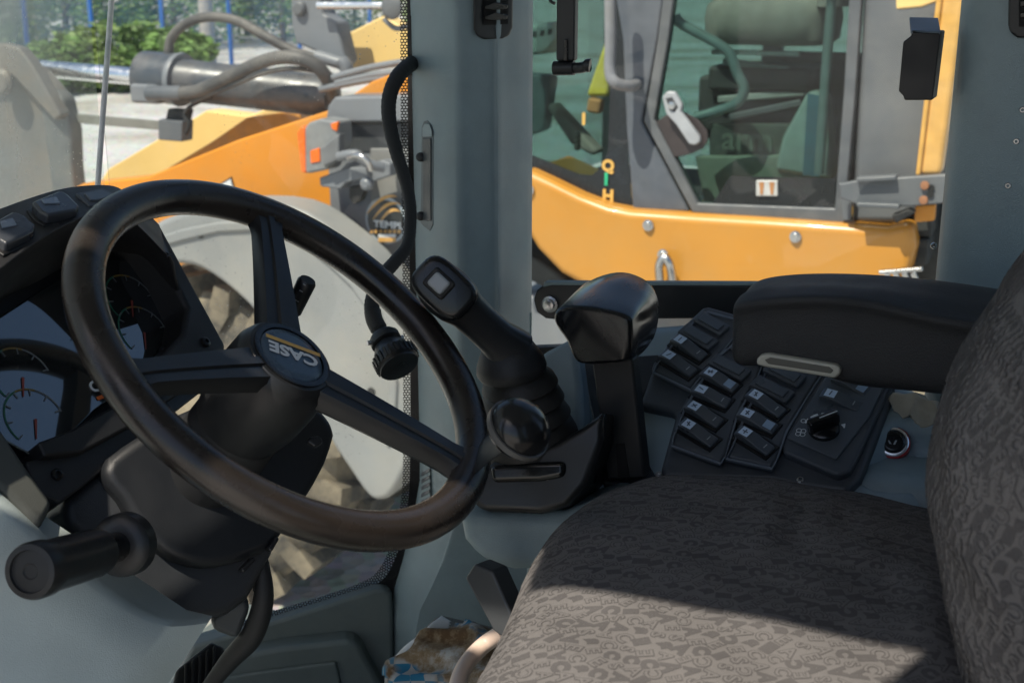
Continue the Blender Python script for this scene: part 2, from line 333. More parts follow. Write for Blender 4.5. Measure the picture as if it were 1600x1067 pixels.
# body skirt under the cab
px_skirt = [(815, 262), (860, 283), (905, 305), (950, 322), (985, 329), (1080, 336), (1200, 343), (1330, 352), (1385, 357), (1425, 347), (1432, 385), (1424, 420), (1400, 445), (1360, 500), (960, 500), (915, 450), (875, 428), (838, 390), (815, 352)]
slab('side_skirt', px_skirt, YP(4.72), .5, ORANGE, ld, bev=.035, seg=4).data.materials[0] = mat('amber_paint', (.56, .245, .03), .36, dust=.5, dcol=(.42, .26, .09), dscale=1.4, var=.05, scale=3, coat=.2)
for u, v in [(827, 297), (1013, 352), (1243, 370), (1036, 398)]:
    lathe('bolt', P(u, v, y=4.715), (0, -1, 0), [(0, .022), (.006, .022), (.008, .014), (.014, .013), (.014, 0)], STEEL, ld, 14)
tube('eye_hook', [P(1031, 440, y=4.69), P(1030, 415, y=4.66), P(1038, 402, y=4.66), P(1047, 415, y=4.66), P(1052, 445, y=4.69)], .017, STEEL, ld, 10)
# cab shell
BL = STEELL
slab('front_post', [(950, -70), (1046, -70), (1028, 60), (1003, 190), (1078, 332), (988, 330), (978, 200), (972, 60)], YP(4.79), .09, mat('blue_grey_paint', (.08, .093, .115), .4, dust=.2, dcol=(.3, .29, .27), dscale=3), ld, bev=.012)
# door frame as a ring
def ringslab(name, outer, inner, pl, th, m, parent, bev=.006):
    n = pl[1]; k = len(outer); A = [on(*q, pl) for q in outer]; B = [on(*q, pl) for q in inner]
    vs = A+B+[q-n*th for q in A]+[q-n*th for q in B]; fs = []
    for i in range(k):
        j = (i+1) % k
        fs += [(i, j, k+j, k+i), (2*k+i, 3*k+i, 3*k+j, 2*k+j), (i, 2*k+i, 2*k+j, j), (k+i, k+j, 3*k+j, 3*k+i)]
    return mesh(name, vs, fs, m, parent, bev=bev)
do = [(1046, -90), (1028, 60), (1006, 190), (1082, 333), (1318, 350), (1336, 150), (1352, -90)]
di = [(1062, -75), (1044, 60), (1022, 187), (1090, 318), (1304, 326), (1318, 150), (1331, -75)]
door = ringslab('door_frame', do, di, YP(4.775), .06, mat('door_grey', (.088, .097, .107), .42, dust=.25, dcol=(.33, .31, .28), dscale=3), ld)
slab('door_pane', di, YP(4.80), .005, GLASS_N, ld, bev=0)
slab('pane_mask', [(1142, 275), (1306, 279), (1304, 326), (1112, 320)], YP(4.798), .002, mat('pane_black', (.012, .014, .015), .3), ld, bev=0, out=.003)
slab('lock_plate', [(1181, 282), (1215, 282), (1215, 307), (1181, 307)], YP(4.785), .012, mat('lock_grey', (.5, .5, .48), .4), ld, bev=.004)
for s in (-8, 8): slab('lock_mark', [(1198+s-4, 285), (1198+s+4, 285), (1198+s+2, 304), (1198+s-2, 304)], YP(4.783), .002, mat('lock_rust', (.42, .20, .08), .5), ld, bev=0)
# door handle
slab('handle_recess', [(1020, 195), (1068, 175), (1105, 205), (1098, 232), (1062, 245), (1046, 240)], YP(4.786), .01, mat('handle_back', (.05, .04, .04), .4), ld, bev=.004, sm=2)
hd = slab('door_handle', [(1034, 152), (1042, 143), (1054, 144), (1066, 165), (1064, 175), (1092, 212), (1094, 222), (1086, 228), (1076, 226), (1056, 196), (1040, 178)], YP(4.745), .03, mat('handle_silver', (.36, .37, .39), .4, dust=.2), ld, bev=.008, seg=3)
slab('handle_recess', [(1040, 154), (1050, 152), (1060, 168), (1054, 176), (1046, 172)], YP(4.7445), .004, mat('handle_dark', (.05, .05, .055), .4), ld, bev=.001)
lathe('lock_cylinder', P(1050, 165, y=4.744), (0, -1, 0), [(0, .016), (.008, .014), (.01, .006), (.01, 0)], STEEL, ld, 14)
# front side pane with dark printed border
slab('front_pane', [(800, -70), (958, -70), (972, 60), (980, 200), (987, 327), (940, 318), (890, 298), (815, 262), (800, 250)], YP(4.81), .005, GLASS_N, ld, bev=0)
MASK = mat('print_black', (.014, .018, .022), .25)
slab('pane_border', [(815, 236), (870, 258), (905, 272), (925, 274), (940, 262), (950, 236), (953, 160), (955, -70), (972, -70), (980, 200), (988, 327), (940, 319), (890, 298), (815, 264)], YP(4.806), .002, MASK, ld, bev=0, out=.002)
for s, (u, v), h, m in [('I', (912, 187), .062, YELP), ('Q', (950, 260), .062, YELP), ('I', (947, 281), .066, mat('green_print', (.03, .45, .22), .5)), ('H', (950, 307), .066, YELP)]:
    text('sticker_letter', s, P(u, v, y=4.797), (1, 0, 0), (0, 0, 1), h, m, ld, offset=.05, ext=.01)
tube('grab_rail', [P(952, -60, y=4.62), P(954, 60, y=4.62), P(953, 112, y=4.62), P(962, 130, y=4.62), P(985, 135, y=4.68), P(995, 131, y=4.78)], .022, mat('rail_grey', (.20, .205, .22), .4, dust=.2), ld, 12)
# rear quarter of the cab
slab('rear_quarter', [(1353, -90), (1492, -90), (1475, 60), (1440, 275), (1436, 330), (1400, 350), (1330, 350), (1340, 150)], YP(4.80), .12, STEELL, ld, bev=.03, seg=3)
slab('rear_vent_frame', [(1398, -30), (1475, -30), (1468, 2), (1440, 12), (1400, 16)], YP(4.795), .02, YELLOW_LIT, ld, bev=.008)
slab('rear_column', [(1482, -90), (1520, -90), (1500, 60), (1470, 275), (1436, 275), (1462, 60)], YP(4.70), .10, mat('amber_column', (.68, .38, .10), .4, dust=.3, dcol=(.5, .38, .2)), ld, bev=.02, seg=3)
slab('rear_column_edge', [(1474, -90), (1484, -90), (1464, 60), (1438, 275), (1430, 275), (1455, 60)], YP(4.69), .06, mat('amber_trim', (.66, .36, .08), .4), ld, bev=.008)
slab('hinge_bracket', [(1312, 288), (1340, 282), (1400, 278), (1480, 273), (1475, 318), (1420, 323), (1340, 320), (1312, 310)], YP(4.66), .04, STEELL, ld, bev=.006)
for a in ((1338, 281, 1400, 278), (1338, 320, 1405, 323)):
    slab('bracket_rib', [(a[0], a[1]-3), (a[2], a[3]-3), (a[2], a[3]+4), (a[0], a[1]+4)], YP(4.63), .06, STEELL, ld, bev=.004)
for u, v in [(1445, 290), (1443, 313)]: lathe('bolt', P(u, v, y=4.655), (0, -1, 0), [(0, .016), (.008, .014), (.01, 0)], OLENS if 0 else mat('rust_bolt', (.35, .16, .08), .6), ld, 10)
for u, v in [(1455, 294), (1454, 304)]: lathe('bolt_hole', P(u, v, y=4.656), (0, -1, 0), [(0, .012), (.003, .012), (.003, 0)], RUBBER, ld, 10)
slab('door_hinge', [(1310, 286), (1332, 288), (1328, 345), (1316, 345)], YP(4.745), .03, STEELL, ld, bev=.005)
slab('rubber_buffer', [(1393, 337), (1420, 327), (1430, 333), (1400, 350)], YP(4.64), .06, RUBBER, ld, bev=.006)
slab('engine_housing', [(1410, 330), (1520, 300), (1560, 520), (1380, 520)], YP(5.0), .4, DARKIN, ld, bev=.02)
slab('rear_plate', [(1430, 322), (1462, 320), (1460, 345), (1428, 348)], YP(4.72), .03, ORANGE, ld, bev=.005)
for k in range(4): slab('step_mesh_bar', [(1380+14*k, 428), (1388+14*k, 424), (1396+14*k, 445), (1388+14*k, 447)], YP(4.6), .02, STEEL, ld, bev=.002)
slab('step_frame', [(1372, 424), (1440, 418), (1442, 424), (1374, 430)], YP(4.6), .03, STEEL, ld, bev=.003)
# cab volume: floor, far side, roof, rear wall
box('cab_floor', (-1.35, 5.5, 1.62), (1.75, 1.38, .10), DARKIN, ld, .01)
box('cab_roof', (-1.35, 5.5, 3.42), (2.1, 1.62, .16), ORANGE, ld, .03)
box('cab_rear_wall', (-.50, 5.5, 2.15), (.06, 1.36, .95), DARKIN, ld, .01)
for x, y in [(-2.2, 6.2), (-1.4, 6.2), (-.5, 6.2), (-2.2, 5.0)]: box('cab_post', (x, y, 2.5), (.09, .09, 1.7), STEELL, ld, .012)
box('far_door_panel', (-1.0, 6.19, 1.95), (.9, .05, .6), DARKIN, ld, .01)
prism('far_pane', [(-2.16, 6.2, 1.68), (-.52, 6.2, 1.68), (-.52, 6.2, 3.33), (-2.16, 6.2, 3.33)], (0, .005, 0), GLASS_N, ld, 0)
prism('windscreen', [(-2.24, 5.02, 1.68), (-2.24, 6.18, 1.68), (-2.24, 6.18, 3.33), (-2.24, 5.02, 3.33)], (-.005, 0, 0), GLASS_N, ld, 0)
# things seen through the door glass
cu = P(1210, 28, y=5.35)
loft('seat_cushion', [sellipse(cu+V((0, 0, z)), (1, 0, 0), (0, 1, 0), .26*s, .25*s, 4, 28) for z, s in [(-.10, .86), (-.08, .97), (0, 1), (.05, .97), (.08, .85), (.09, .5)]], SEATN, ld)
loft('seat_backrest', [sellipse(cu+V((.27+.25*(z-.1), 0, z)), (1, 0, 0), (0, 1, 0), .07, .24, 3, 24) for z in (.05, .15, .35, .6, .75)], SEATN, ld)
box('seat_rail', P(1180, 83, y=5.25), (.36, .03, .02), STEEL, ld, .004)
box('seat_base', P(1200, 120, y=5.4), (.42, .36, .10), DARKIN, ld, .02)
for k, (v, w_) in enumerate([(105, .32), (128, .26), (150, .36), (172, .30)]): box('suspension_arm', P(1190+6*(k % 2), v, y=5.25), (w_, .04, .028), STEELL if k % 2 else mat('teal_steel', (.3, .32, .3), .4), ld, .006, ax=(V((cos(.12*(k-1)), 0, sin(.12*(k-1)))), V((0, 1, 0)), V((-sin(.12*(k-1)), 0, cos(.12*(k-1))))))
box('seat_pedestal', P(1190, 165, y=5.45), (.46, .36, .26), DARKIN, ld, .02)
slab('rubber_mat', [(1108, 194), (1240, 194), (1236, 246), (1108, 246)], YP(5.05), .03, mat('mat_rubber', (.11, .105, .09), .8, dust=.5), ld, bev=.006)
text('mat_lettering', 'arm', P(1168, 219, y=5.018), (1, 0, 0), (0, 0, 1), .13, mat('mat_letter', (.24, .23, .19), .8), ld, offset=.015, ext=.05)
slab('floor_sill', [(1085, 245), (1245, 243), (1310, 318), (1100, 318)], YP(5.0), .05, mat('dusty_sill', (.36, .35, .28), .9, dust=.5), ld, bev=.01)
slab('side_pocket', [(1262, 142), (1290, 150), (1300, 282), (1210, 268), (1222, 215)], YP(4.98), .16, TEALIN, ld, bev=.02)
slab('pocket_stripe', [(1262, 146), (1282, 150), (1280, 276), (1254, 274)], YP(4.977), .004, mat('blue_stripe', (.12, .22, .30), .5), ld, bev=.0)
PIPE = mat('door_rail_grey', (.30, .32, .32), .4)
tube('door_rail', [P(1055, 25, y=4.86), P(1065, 38, y=4.86), P(1120, 68, y=4.86), P(1140, 85, y=4.86), P(1152, 115, y=4.86), P(1163, 140, y=4.86), P(1150, 162, y=4.86), P(1120, 174, y=4.86), P(1085, 184, y=4.84)], .020, PIPE, ld, 10, 4)
tube('gas_strut', [P(1303, -40, y=4.9), P(1290, 120, y=4.9), P(1280, 272, y=4.9)], .019, PIPE, ld, 10, 3)
# seen through the front side pane
slab('control_pod', [(822, 40), (866, 34), (872, 62), (850, 85), (822, 88)], YP(5.3), .2, TEALIN, ld, bev=.02)
for k in range(3): slab('pod_button', [(832+12*k, 50-2*k), (839+12*k, 49-2*k), (838+12*k, 58-2*k), (831+12*k, 59-2*k)], YP(5.297), .01, DARKIN, ld, bev=.002)
slab('kick_panel', [(820, 115), (862, 118), (850, 205), (820, 215)], YP(5.4), .1, mat('kick_dark', (.06, .09, .10), .6), ld, bev=.02)
slab('pedal_ramp', [(852, 168), (862, 160), (935, 238), (925, 245), (890, 225)], YP(5.3), .1, SEATN, ld, bev=.02)
slab('yellow_bag', [(945, 62), (952, 120), (950, 152), (914, 152), (930, 105)], YP(5.2), .08, mat('bag_yellow', (.8, .62, .08), .7), ld, bev=.02)
slab('orange_rag', [(918, 152), (940, 156), (936, 180), (914, 176)], YP(5.2), .06, mat('rag_orange', (.5, .24, .1), .9), ld, bev=.015)
lathe('pedal_spring', P(902, 235, y=5.2), (0, 0, 1), [(0, .012), (.02, .016), (.03, .012), (.04, .016), (.05, .012), (.06, .016), (.08, .01)], DARKIN, ld, 12)

# boom, tower, cylinder ------------------------------------------------
AR = (5.0, 5.95)
near = [(90, 310), (128, 287), (231, 276), (371, 219), (515, 172), (580, 128), (660, 96), (700, 220), (600, 300), (515, 332), (487, 345), (400, 400), (330, 448), (270, 430), (160, 380)]
slab('boom_arm', near, YP(5.10), .14, ORANGE, ld, bev=.012, seg=3)
slab('boom_arm', [(150, 292), (169, 264), (322, 173), (388, 181), (470, 150), (500, 180), (400, 225), (240, 285)], YP(5.85), .14, YELLOW_LIT, ld, bev=.012, seg=3)
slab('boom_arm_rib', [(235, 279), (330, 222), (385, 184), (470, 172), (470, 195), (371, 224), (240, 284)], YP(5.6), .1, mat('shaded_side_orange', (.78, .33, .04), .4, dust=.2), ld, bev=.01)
slab('lift_bracket', [(532, 58), (598, 25), (632, 44), (660, 40), (660, 95), (553, 112), (540, 85)], YP(5.7), .12, YELLOW_LIT, ld, bev=.012)
slab('hazard_decal', [(331, 295), (362, 276), (369, 301)], YP(5.098), .004, RUBBER, ld, bev=0)
slab('hazard_decal', [(337, 294), (360, 280), (365, 299)], YP(5.0935), .002, WHITEP, ld, bev=0)
slab('crank_plate', [(453, -60), (494, -60), (500, 0), (505, 22), (525, 35), (540, 95), (528, 112), (515, 90), (462, 68), (455, 40)], YP(5.35), .12, STEELG, ld, bev=.012, seg=3)
lathe('pivot_pin', P(470, 14, y=5.35), (0, -1, 0), [(0, .035), (.02, .035), (.03, .025), (.03, 0)], STEELL, ld, 20)
tube('chrome_rod', [P(497, 9, y=5.3), P(600, 9, y=5.3)], .019, CHROME, ld, 14, 1)
loft('rod_eye', [sellipse(P(612, 12, y=y_), (1, 0, 0), (0, 0, 1), r_, r_, 2, 20) for y_, r_ in [(5.22, .04), (5.23, .055), (5.37, .055), (5.38, .04)]], STEELL, ld)
tube('bracket_pipe', [P(600, 30, y=5.3), P(618, 45, y=5.3), P(640, 40, y=5.3)], .012, STEELG, ld, 8)
# tilt cylinder
cy = 5.35
lathe('cylinder_rod', P(20, 104, y=cy), P(235, 122, y=cy)-P(20, 104, y=cy), [(0, .045), ((P(235, 122, y=cy)-P(20, 104, y=cy)).length, .045)], CHROME, ld, 24)
ca = P(222, 118, y=cy); cb = P(520, 152, y=cy); cv = cb-ca; CYLM = mat('cylinder_paint', (.055, .068, .085), .38, dust=.35, dcol=(.3, .25, .2), dscale=5)
lathe('cylinder_barrel', ca, cv, [(0, .10), (.02, .125), (.20, .13), (.24, .128), (.245, .115), (.26, .105), (cv.length-.05, .10), (cv.length, .08)], CYLM, ld, 32)
lathe('gland_collar', ca+cv.normalized()*.23, cv, [(0, .132), (.015, .136), (.03, .132)], STEELG, ld, 32)
box('gland_block', P(232, 146, y=cy-.1), (.18, .08, .10), STEELG, ld, .02)
tube('hose_port', [P(232, 146, y=cy-.16), P(285, 146, y=cy-.16)], .038, STEELL, ld, 14, 1)
tube('hydraulic_hose', [P(280, 146, y=cy-.16), P(310, 142, y=cy-.18), P(360, 120, y=cy-.2), P(410, 97, y=cy-.2), P(450, 90, y=cy-.2), P(490, 100, y=cy-.18), P(515, 130, y=cy-.12), P(522, 160, y=cy)], .033, HOSE, ld, 12)
tube('hydraulic_hose', [P(263, 84, y=cy), P(268, 60, y=cy), P(290, 38, y=cy-.03), P(325, 27, y=cy-.05), P(370, 33, y=cy-.05), P(420, 60, y=cy-.05), P(470, 85, y=cy-.03), P(530, 98, y=cy)], .024, HOSE, ld, 12)
tube('hydraulic_hose', [P(300, 160, y=cy-.15), P(360, 135, y=cy-.2), P(420, 112, y=cy-.2), P(470, 108, y=cy-.18), P(520, 118, y=cy)], .012, HOSE, ld, 8)
tube('hose_fitting', [P(495, 88, y=cy-.02), P(535, 100, y=cy-.02)], .030, STEELG, ld, 12, 1)
tube('hose_elbow', [P(533, 95, y=cy-.02), P(541, 105, y=cy-.02), P(543, 125, y=cy-.02)], .034, STEELG, ld, 12)
for k, (a, b) in enumerate([((520, 122), (640, 96)), ((500, 140), (640, 118)), ((525, 130), (640, 112))]): tube('steel_pipe', [P(*a, y=5.2), P((a[0]+b[0])/2, (a[1]+b[1])/2-3, y=5.2), P(*b, y=5.2)], .017, STEELG, ld, 10)
slab('sensor_bar', [(98, 178), (128, 179), (252, 190), (252, 204), (132, 194), (98, 186)], YP(5.25), .02, mat('bar_steel', (.20, .20, .18), .5), ld, bev=.003)
slab('sensor_block', [(247, 187), (285, 190), (284, 222), (247, 219)], YP(5.2), .09, STEELL, ld, bev=.006)
slab('sensor_mount', [(262, 170), (292, 172), (288, 190), (258, 188)], YP(5.28), .06, RUBBER, ld, bev=.006)
tube('sensor_cable', [P(290, 210, y=5.18), P(296, 195, y=5.18), P(288, 180, y=5.18), P(300, 165, y=5.2), P(330, 152, y=5.22)], .011, RUBBER, ld, 8)
# tower with bonnet-like cap
slab('tower_plate', [(520, 195), (690, 195), (690, 470), (545, 470), (516, 345), (512, 260)], YP(4.95), .15, STEELG, ld, bev=.01)
slab('tower_panel', [(578, 232), (690, 232), (690, 470), (582, 470)], YP(4.94), .05, mat('tower_light', (.22, .225, .225), .5, dust=.3), ld, bev=.006)
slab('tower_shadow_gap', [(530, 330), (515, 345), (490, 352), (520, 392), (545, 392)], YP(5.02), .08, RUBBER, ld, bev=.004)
slab('tower_cap', [(522, 152), (690, 148), (690, 190), (508, 192), (512, 166)], YP(4.90), .35, STEELG, ld, bev=.012, seg=3)
slab('cap_window', [(535, 196), (690, 192), (690, 232), (535, 240)], YP(4.945), .01, mat('cap_dark', (.055, .06, .065), .4), ld, bev=.003)
# round sticker
sc = P(603, 345, y=4.885); AX = V((1, 0, 0)); AZ = V((0, 0, 1))
lathe('round_sticker', sc+V((0, .006, 0)), (0, -1, 0), [(0, .104), (.006, .104), (.006, 0)], mat('sticker_rim', (.40, .46, .50), .4), ld, 40)
lathe('sticker_face', sc, (0, -1, 0), [(0, .092), (.003, .092), (.003, 0)], mat('sticker_black', (.03, .034, .034), .4), ld, 40)
CLAW = mat('sticker_gold', (.72, .40, .12), .5)
for k, (du, dv, ln, rot) in enumerate([(-6, -30, 48, -.32), (1, -20, 42, -.32), (6, -11, 32, -.28)]):
    pts = [];  m_ = 10
    for j in range(m_+1): t = j/m_; pts.append((603+du+(t-.5)*ln, 345+dv-(t-.5)*ln*.55+10*(t-.5)**2*4-4, 4.6*sin(pi*min(1, t*.9+.1))+.4))
    slab('claw_mark', [(a, b-c*.55) for a, b, c in pts]+[(a, b+c*.55) for a, b, c in reversed(pts)], YP(4.8805), .002, CLAW, ld, bev=0)
text('sticker_letters', 'TEMPL', P(607, 352, y=4.880), AX, AZ, .042, WHITEP, ld, offset=.03, sx=1.25, ext=.01)
for k in range(7): slab('sticker_mark', [(578+7.2*k, 359.5), (582.5+7.2*k, 359.5), (582.5+7.2*k, 364.5), (578+7.2*k, 364.5)], YP(4.880), .002, CLAW, ld, bev=0)
slab('sticker_patch', [(591, 366), (618, 366), (618, 371), (591, 371)], YP(4.880), .002, WHITEP, ld, bev=0)
slab('sticker_patch', [(591, 371.2), (618, 371.2), (618, 378), (591, 378)], YP(4.880), .002, CLAW, ld, bev=0)
# indicator lamp on its arm
il = slab('lamp_housing', [(470, 206), (482, 192), (500, 186), (528, 190), (530, 228), (510, 266), (480, 272), (472, 268)], YP(4.72), .12, mat('lamp_grey', (.20, .21, .215), .5, dust=.3), ld, bev=.02, seg=3)
slab('lamp_lens', [(463, 208), (471, 196), (477, 200), (478, 272), (470, 270)], YP(4.715), .10, OLENS, il, bev=.01)
slab('lamp_lens', [(484, 236), (499, 231), (500, 253), (485, 256)], YP(4.714), .02, OLENS, il, bev=.004)
slab('lamp_lens', [(516, 194), (528, 190), (526, 206), (518, 202)], YP(4.714), .02, OLENS, il, bev=.004)
slab('lamp_side', [(500, 232), (530, 208), (530, 250), (505, 262)], YP(4.705), .05, mat('lamp_side_grey', (.15, .155, .16), .5), il, bev=.01)
slab('lamp_arm', [(498, 278), (545, 262), (572, 262), (575, 278), (540, 286), (532, 296), (500, 292)], YP(4.76), .08, STEELG, ld, bev=.008)
tube('lamp_pipe', [P(530, 245, y=4.7), P(555, 242, y=4.68), P(575, 256, y=4.7), P(600, 262, y=4.75)], .022, STEELG, ld, 10)
tube('shiny_wire', [P(545, 247, y=4.66), P(560, 243, y=4.62), P(574, 252, y=4.62), P(580, 266, y=4.64)], .012, STEEL, ld, 8)
slab('clamp', [(560, 262), (596, 250), (610, 256), (610, 275), (566, 290)], YP(4.80), .06, STEELG, ld, bev=.008)
slab('clamp', [(600, 250), (640, 248), (640, 270), (600, 272)], YP(4.86), .05, STEELG, ld, bev=.006)
lathe('clamp_bolt', P(575, 287, y=4.7), (0, -1, 0), [(0, .03), (.02, .028), (.03, .015), (.03, 0)], STEELG, ld, 12)
slab('dangling_strap', [(545, 292), (572, 290), (562, 315), (552, 320), (545, 310)], YP(4.80), .05, RUBBER, ld, bev=.006)
# bucket at the far left
bc = P(-15, 215, y=4.95)
slab('bucket_side', [(-180, 60), (-30, 62), (25, 85), (70, 115), (98, 155), (108, 200), (112, 250), (118, 320), (60, 420), (-180, 430)], YP(5.2), .07, BUCK, ld, bev=.02, sm=2)
slab('bucket_shell', [(58, 112), (98, 155), (110, 205), (112, 260), (120, 330), (85, 340), (74, 250), (66, 190), (58, 150)], YP(5.18), .10, mat('bucket_dark', (.10, .105, .11), .5, dust=.3), ld, bev=.02)
slab('bucket_lug', [(-40, 80), (0, 68), (28, 75), (45, 95), (95, 180), (85, 190), (20, 120), (-40, 125)], YP(5.12), .08, BUCK, ld, bev=.015)
lathe('bucket_pin', P(6, 128, y=5.12), (0, -1, 0), [(0, .07), (.02, .07), (.04, .05), (.04, 0)], BUCK, ld, 20)
# front wheel and fender
fo = [(120, 470), (170, 405), (250, 345), (350, 318), (450, 322), (520, 362), (590, 428), (640, 520), (655, 620), (642, 710), (615, 768), (595, 782), (574, 775), (545, 735), (510, 680), (470, 600), (425, 525), (385, 475), (330, 430), (285, 413), (225, 425), (175, 470)]
fe = slab('fender', fo, YP(4.58), .22, FENDER, ld, bev=.05, seg=4, sm=3, ang=60)
slab('fender_rib', [(240, 372), (340, 347), (440, 352), (520, 400), (590, 480), (620, 600), (610, 690), (600, 690), (606, 600), (576, 490), (510, 414), (436, 368), (340, 364), (244, 388)], YP(4.565), .03, FENDER, fe, bev=.012, sm=2)
for u, v in [(580, 612), (313, 366)]: lathe('fender_bolt', P(u, v, y=4.578), (0, -1, 0), [(0, .02), (.006, .018), (.008, 0)], RUBBER, fe, 12)
wc = V((-3.75, 4.68, .42)); wh = 'front_wheel'
ty = lathe('tyre', wc, (0, 1, 0), [(.0, .45), (-.01, .52), (-.02, .62), (.0, .72), (.04, .765), (.30, .775), (.56, .765), (.60, .72), (.62, .62), (.60, .45)], TYRE, ld, 48)
lathe('rim', wc+V((0, .02, 0)), (0, 1, 0), [(0, .46), (.0, .42), (.08, .40), (.10, .30), (.06, .28), (.06, .0)], ORANGE, ld, 40)
lug = None
for i in range(22):
    for s in (0, 1):
        a = 2*pi*(i+.5*s)/22
        if lug is None:
            vs = [V(q) for q in [(-.055, -.03, .72), (.055, -.03, .72), (.15, .29, .75), (.05, .29, .75), (-.045, -.035, .835), (.04, -.035, .835), (.125, .29, .835), (.055, .29, .835), (-.055, -.045, .62), (.03, -.045, .62)]]
            fs = [(4, 5, 6, 7), (0, 4, 7, 3), (1, 2, 6, 5), (3, 7, 6, 2), (0, 8, 9, 1), (0, 1, 5, 4), (0, 3, 2, 1)]
            me = bpy.data.meshes.new('tread_lug'); me.from_pydata(vs, [], fs); lug = me
        o = link('tread_lug', lug, None if i or s else TYRE, ty)
        R_ = M.Rotation(a, 4, 'Y')
        o.matrix_basis = M.Translation(wc+V((0, .0 if not s else .60, 0))) @ R_ @ (M.Identity(4) if not s else M.Diagonal((1, -1, 1, 1)))
# axle and frame so the machine stands on its wheels
box('front_frame', (-3.3, 5.6, .75), (1.5, .55, .5), STEELG, ld, .03)
box('chassis', (-1.4, 5.5, .95), (2.2, .9, .6), STEELG, ld, .05)
slab('belly_dark_slab', [(800, 378), (870, 425), (960, 495), (960, 530), (900, 478), (800, 425)], YP(5.0), .8, DARKIN, ld, bev=.02)  # dark slab added to fill the dark area under the skirt
lathe('rear_wheel', (-.2, 4.75, .42), (0, 1, 0), [(0, .2), (-.02, .62), (.04, .8), (.56, .8), (.6, .62), (.58, .2)], TYRE, ld, 40)
lathe('front_wheel_far', (-3.75, 5.95, .42), (0, 1, 0), [(0, .2), (-.02, .62), (.04, .8), (.56, .8), (.6, .62), (.58, .2)], TYRE, ld, 40)

# ================================================================== OUR CAB
CZ = 1.60
cab = empty('operator_cab', (-.3, .9, CZ), 'grey-trimmed loader cab with two pillars and glass all around', 'cab')
box('cab_floor', (-.25, .9, CZ-.03), (1.9, 1.36, .06), GREYF, cab, .01)
ROOFM = mat('headliner', (.20, .21, .21), .8, bump=.2, bscale=300)
prism('cab_roof', [(-1.48, .295, 3.25), (-.63, .295, 3.25), (-.61, .20, 3.25), (.75, .20, 3.25), (.75, 1.62, 3.25), (-1.48, 1.62, 3.25)], (0, 0, .12), ROOFM, cab, .02)  # left edge stepped and front lengthened to shape the sun patches inside
box('rear_wall', (.66, .9, 1.95), (.06, 1.36, .70), GREY, cab, .01)
# left door posts (behind the photographer's shoulder)
box('door_post', (-.815, .235, 2.42), (.17, .08, 1.72), BLACKM, cab, .02)
box('added_shade_rail', (.165, .235, 3.12), (.88, .07, .27), BLACKM, cab, .015)  # unseen rail, added to keep sun off the backrest
box('door_post', (.58, .235, 2.42), (.12, .08, 1.72), GREY, cab, .02)
box('added_shade_panel', (.285, .235, 2.42), (.53, .05, 1.70), GREY, cab, .01)  # unseen panel, added to dim the light on seat and backrest
box('rear_post', (.62, 1.5, 2.42), (.12, .10, 1.72), GREY, cab, .02)
# front right pillar: rounded column from sill to roof
def pillar(name, x0, x1, y0, y1, z0, z1, m, e=3.2, flare=None):
    rings = []
    for k in range(25):
        z = z0+(z1-z0)*k/24; f = flare(z) if flare else (0, 0)
        a, b = x0+f[0], x1+f[1]
        rings.append(sellipse(((a+b)/2, (y0+y1)/2, z), (1, 0, 0), (0, 1, 0), (b-a)/2, (y1-y0)/2, e, 40))
    return loft(name, rings, m, cab, ang=70)
def fl(z):
    t = max(0, min(1, (1.93-z)/.20)); t2 = max(0, min(1, (2.0-z)/.25)); return (-.062*t**1.5, .12*t2)
def psec(z):
    f = fl(z); a, b = -.800+f[0], -.668+f[1]
    q = [(a, 1.56), (a-.002, 1.49), (a+.010, 1.470), (a+.045, 1.444), (a+.082, 1.424), (a+.100, 1.424), (b-.008, 1.458), (b, 1.470), (b, 1.56)]
    return [V((x, y, 0)) for x, y in q]
def pring(z): return [V((q.x, q.y, z)) for q in crom(psec(z), 5, True)]
fpil = loft('front_pillar', [pring(1.58+1.68*k/40) for k in range(41)], GREY, cab, ang=60)
rpil = pillar('rear_pillar', -.134, .12, 1.40, 1.58, 1.58, 3.26, GREY, 4.5)
# slot grip recess on the front pillar
sl = P(666, 270, y=1.402)
def pilpt(u, v, out=0.0):   # a place on the front pillar surface
    z = P(u, v, y=1.45).z; R = ray(u, v); f = fl(z); a, b = -.772+f[0], -.660+f[1]; cx, cy_ = (a+b)/2, 1.48
    poly = [V((q.x, q.y)) for q in crom(psec(z), 5, True)]; t = 1.45
    while t < 2.2:
        t += .0006; q = CAM+R*t; ins = False
        for i_ in range(len(poly)):
            A, B = poly[i_], poly[(i_+1) % len(poly)]
            if (A.y > q.y) != (B.y > q.y) and q.x < (B.x-A.x)*(q.y-A.y)/(B.y-A.y)+A.x: ins = not ins
        if ins: break
    return q-R.normalized()*out
def pilstrip(name, px, m, th=.004, out=.002, bev=.0015, parent=None):
    A = [pilpt(u, v, out) for u, v in px]; c = sum(A, V())/len(A); n = (CAM-c).normalized(); return prism(name, A, -n*th, m, parent or fpil, bev)
pilstrip('grip_recess', [(659, 198), (662, 190), (668, 188), (675, 196), (678, 206), (677, 352), (672, 362), (662, 354), (657, 348)], mat('recess_grey', (.10, .125, .135), .5, bump=.1), .006, .0015)
pilstrip('grip_insert', [(661, 216), (673, 216), (673, 346), (661, 344)], mat('insert_dark', (.035, .045, .05), .45), .004, .004)
pilstrip('grip_cap', [(660, 200), (664, 193), (671, 194), (675, 205), (675, 214), (660, 214)], GREY, .004, .005)
for v in (246, 338): lathe('grip_stop', pilpt(658, v, .003), (.2, -1, .2), [(0, .006), (.004, .006), (.006, .003), (.006, 0)], BLACK, fpil, 14)
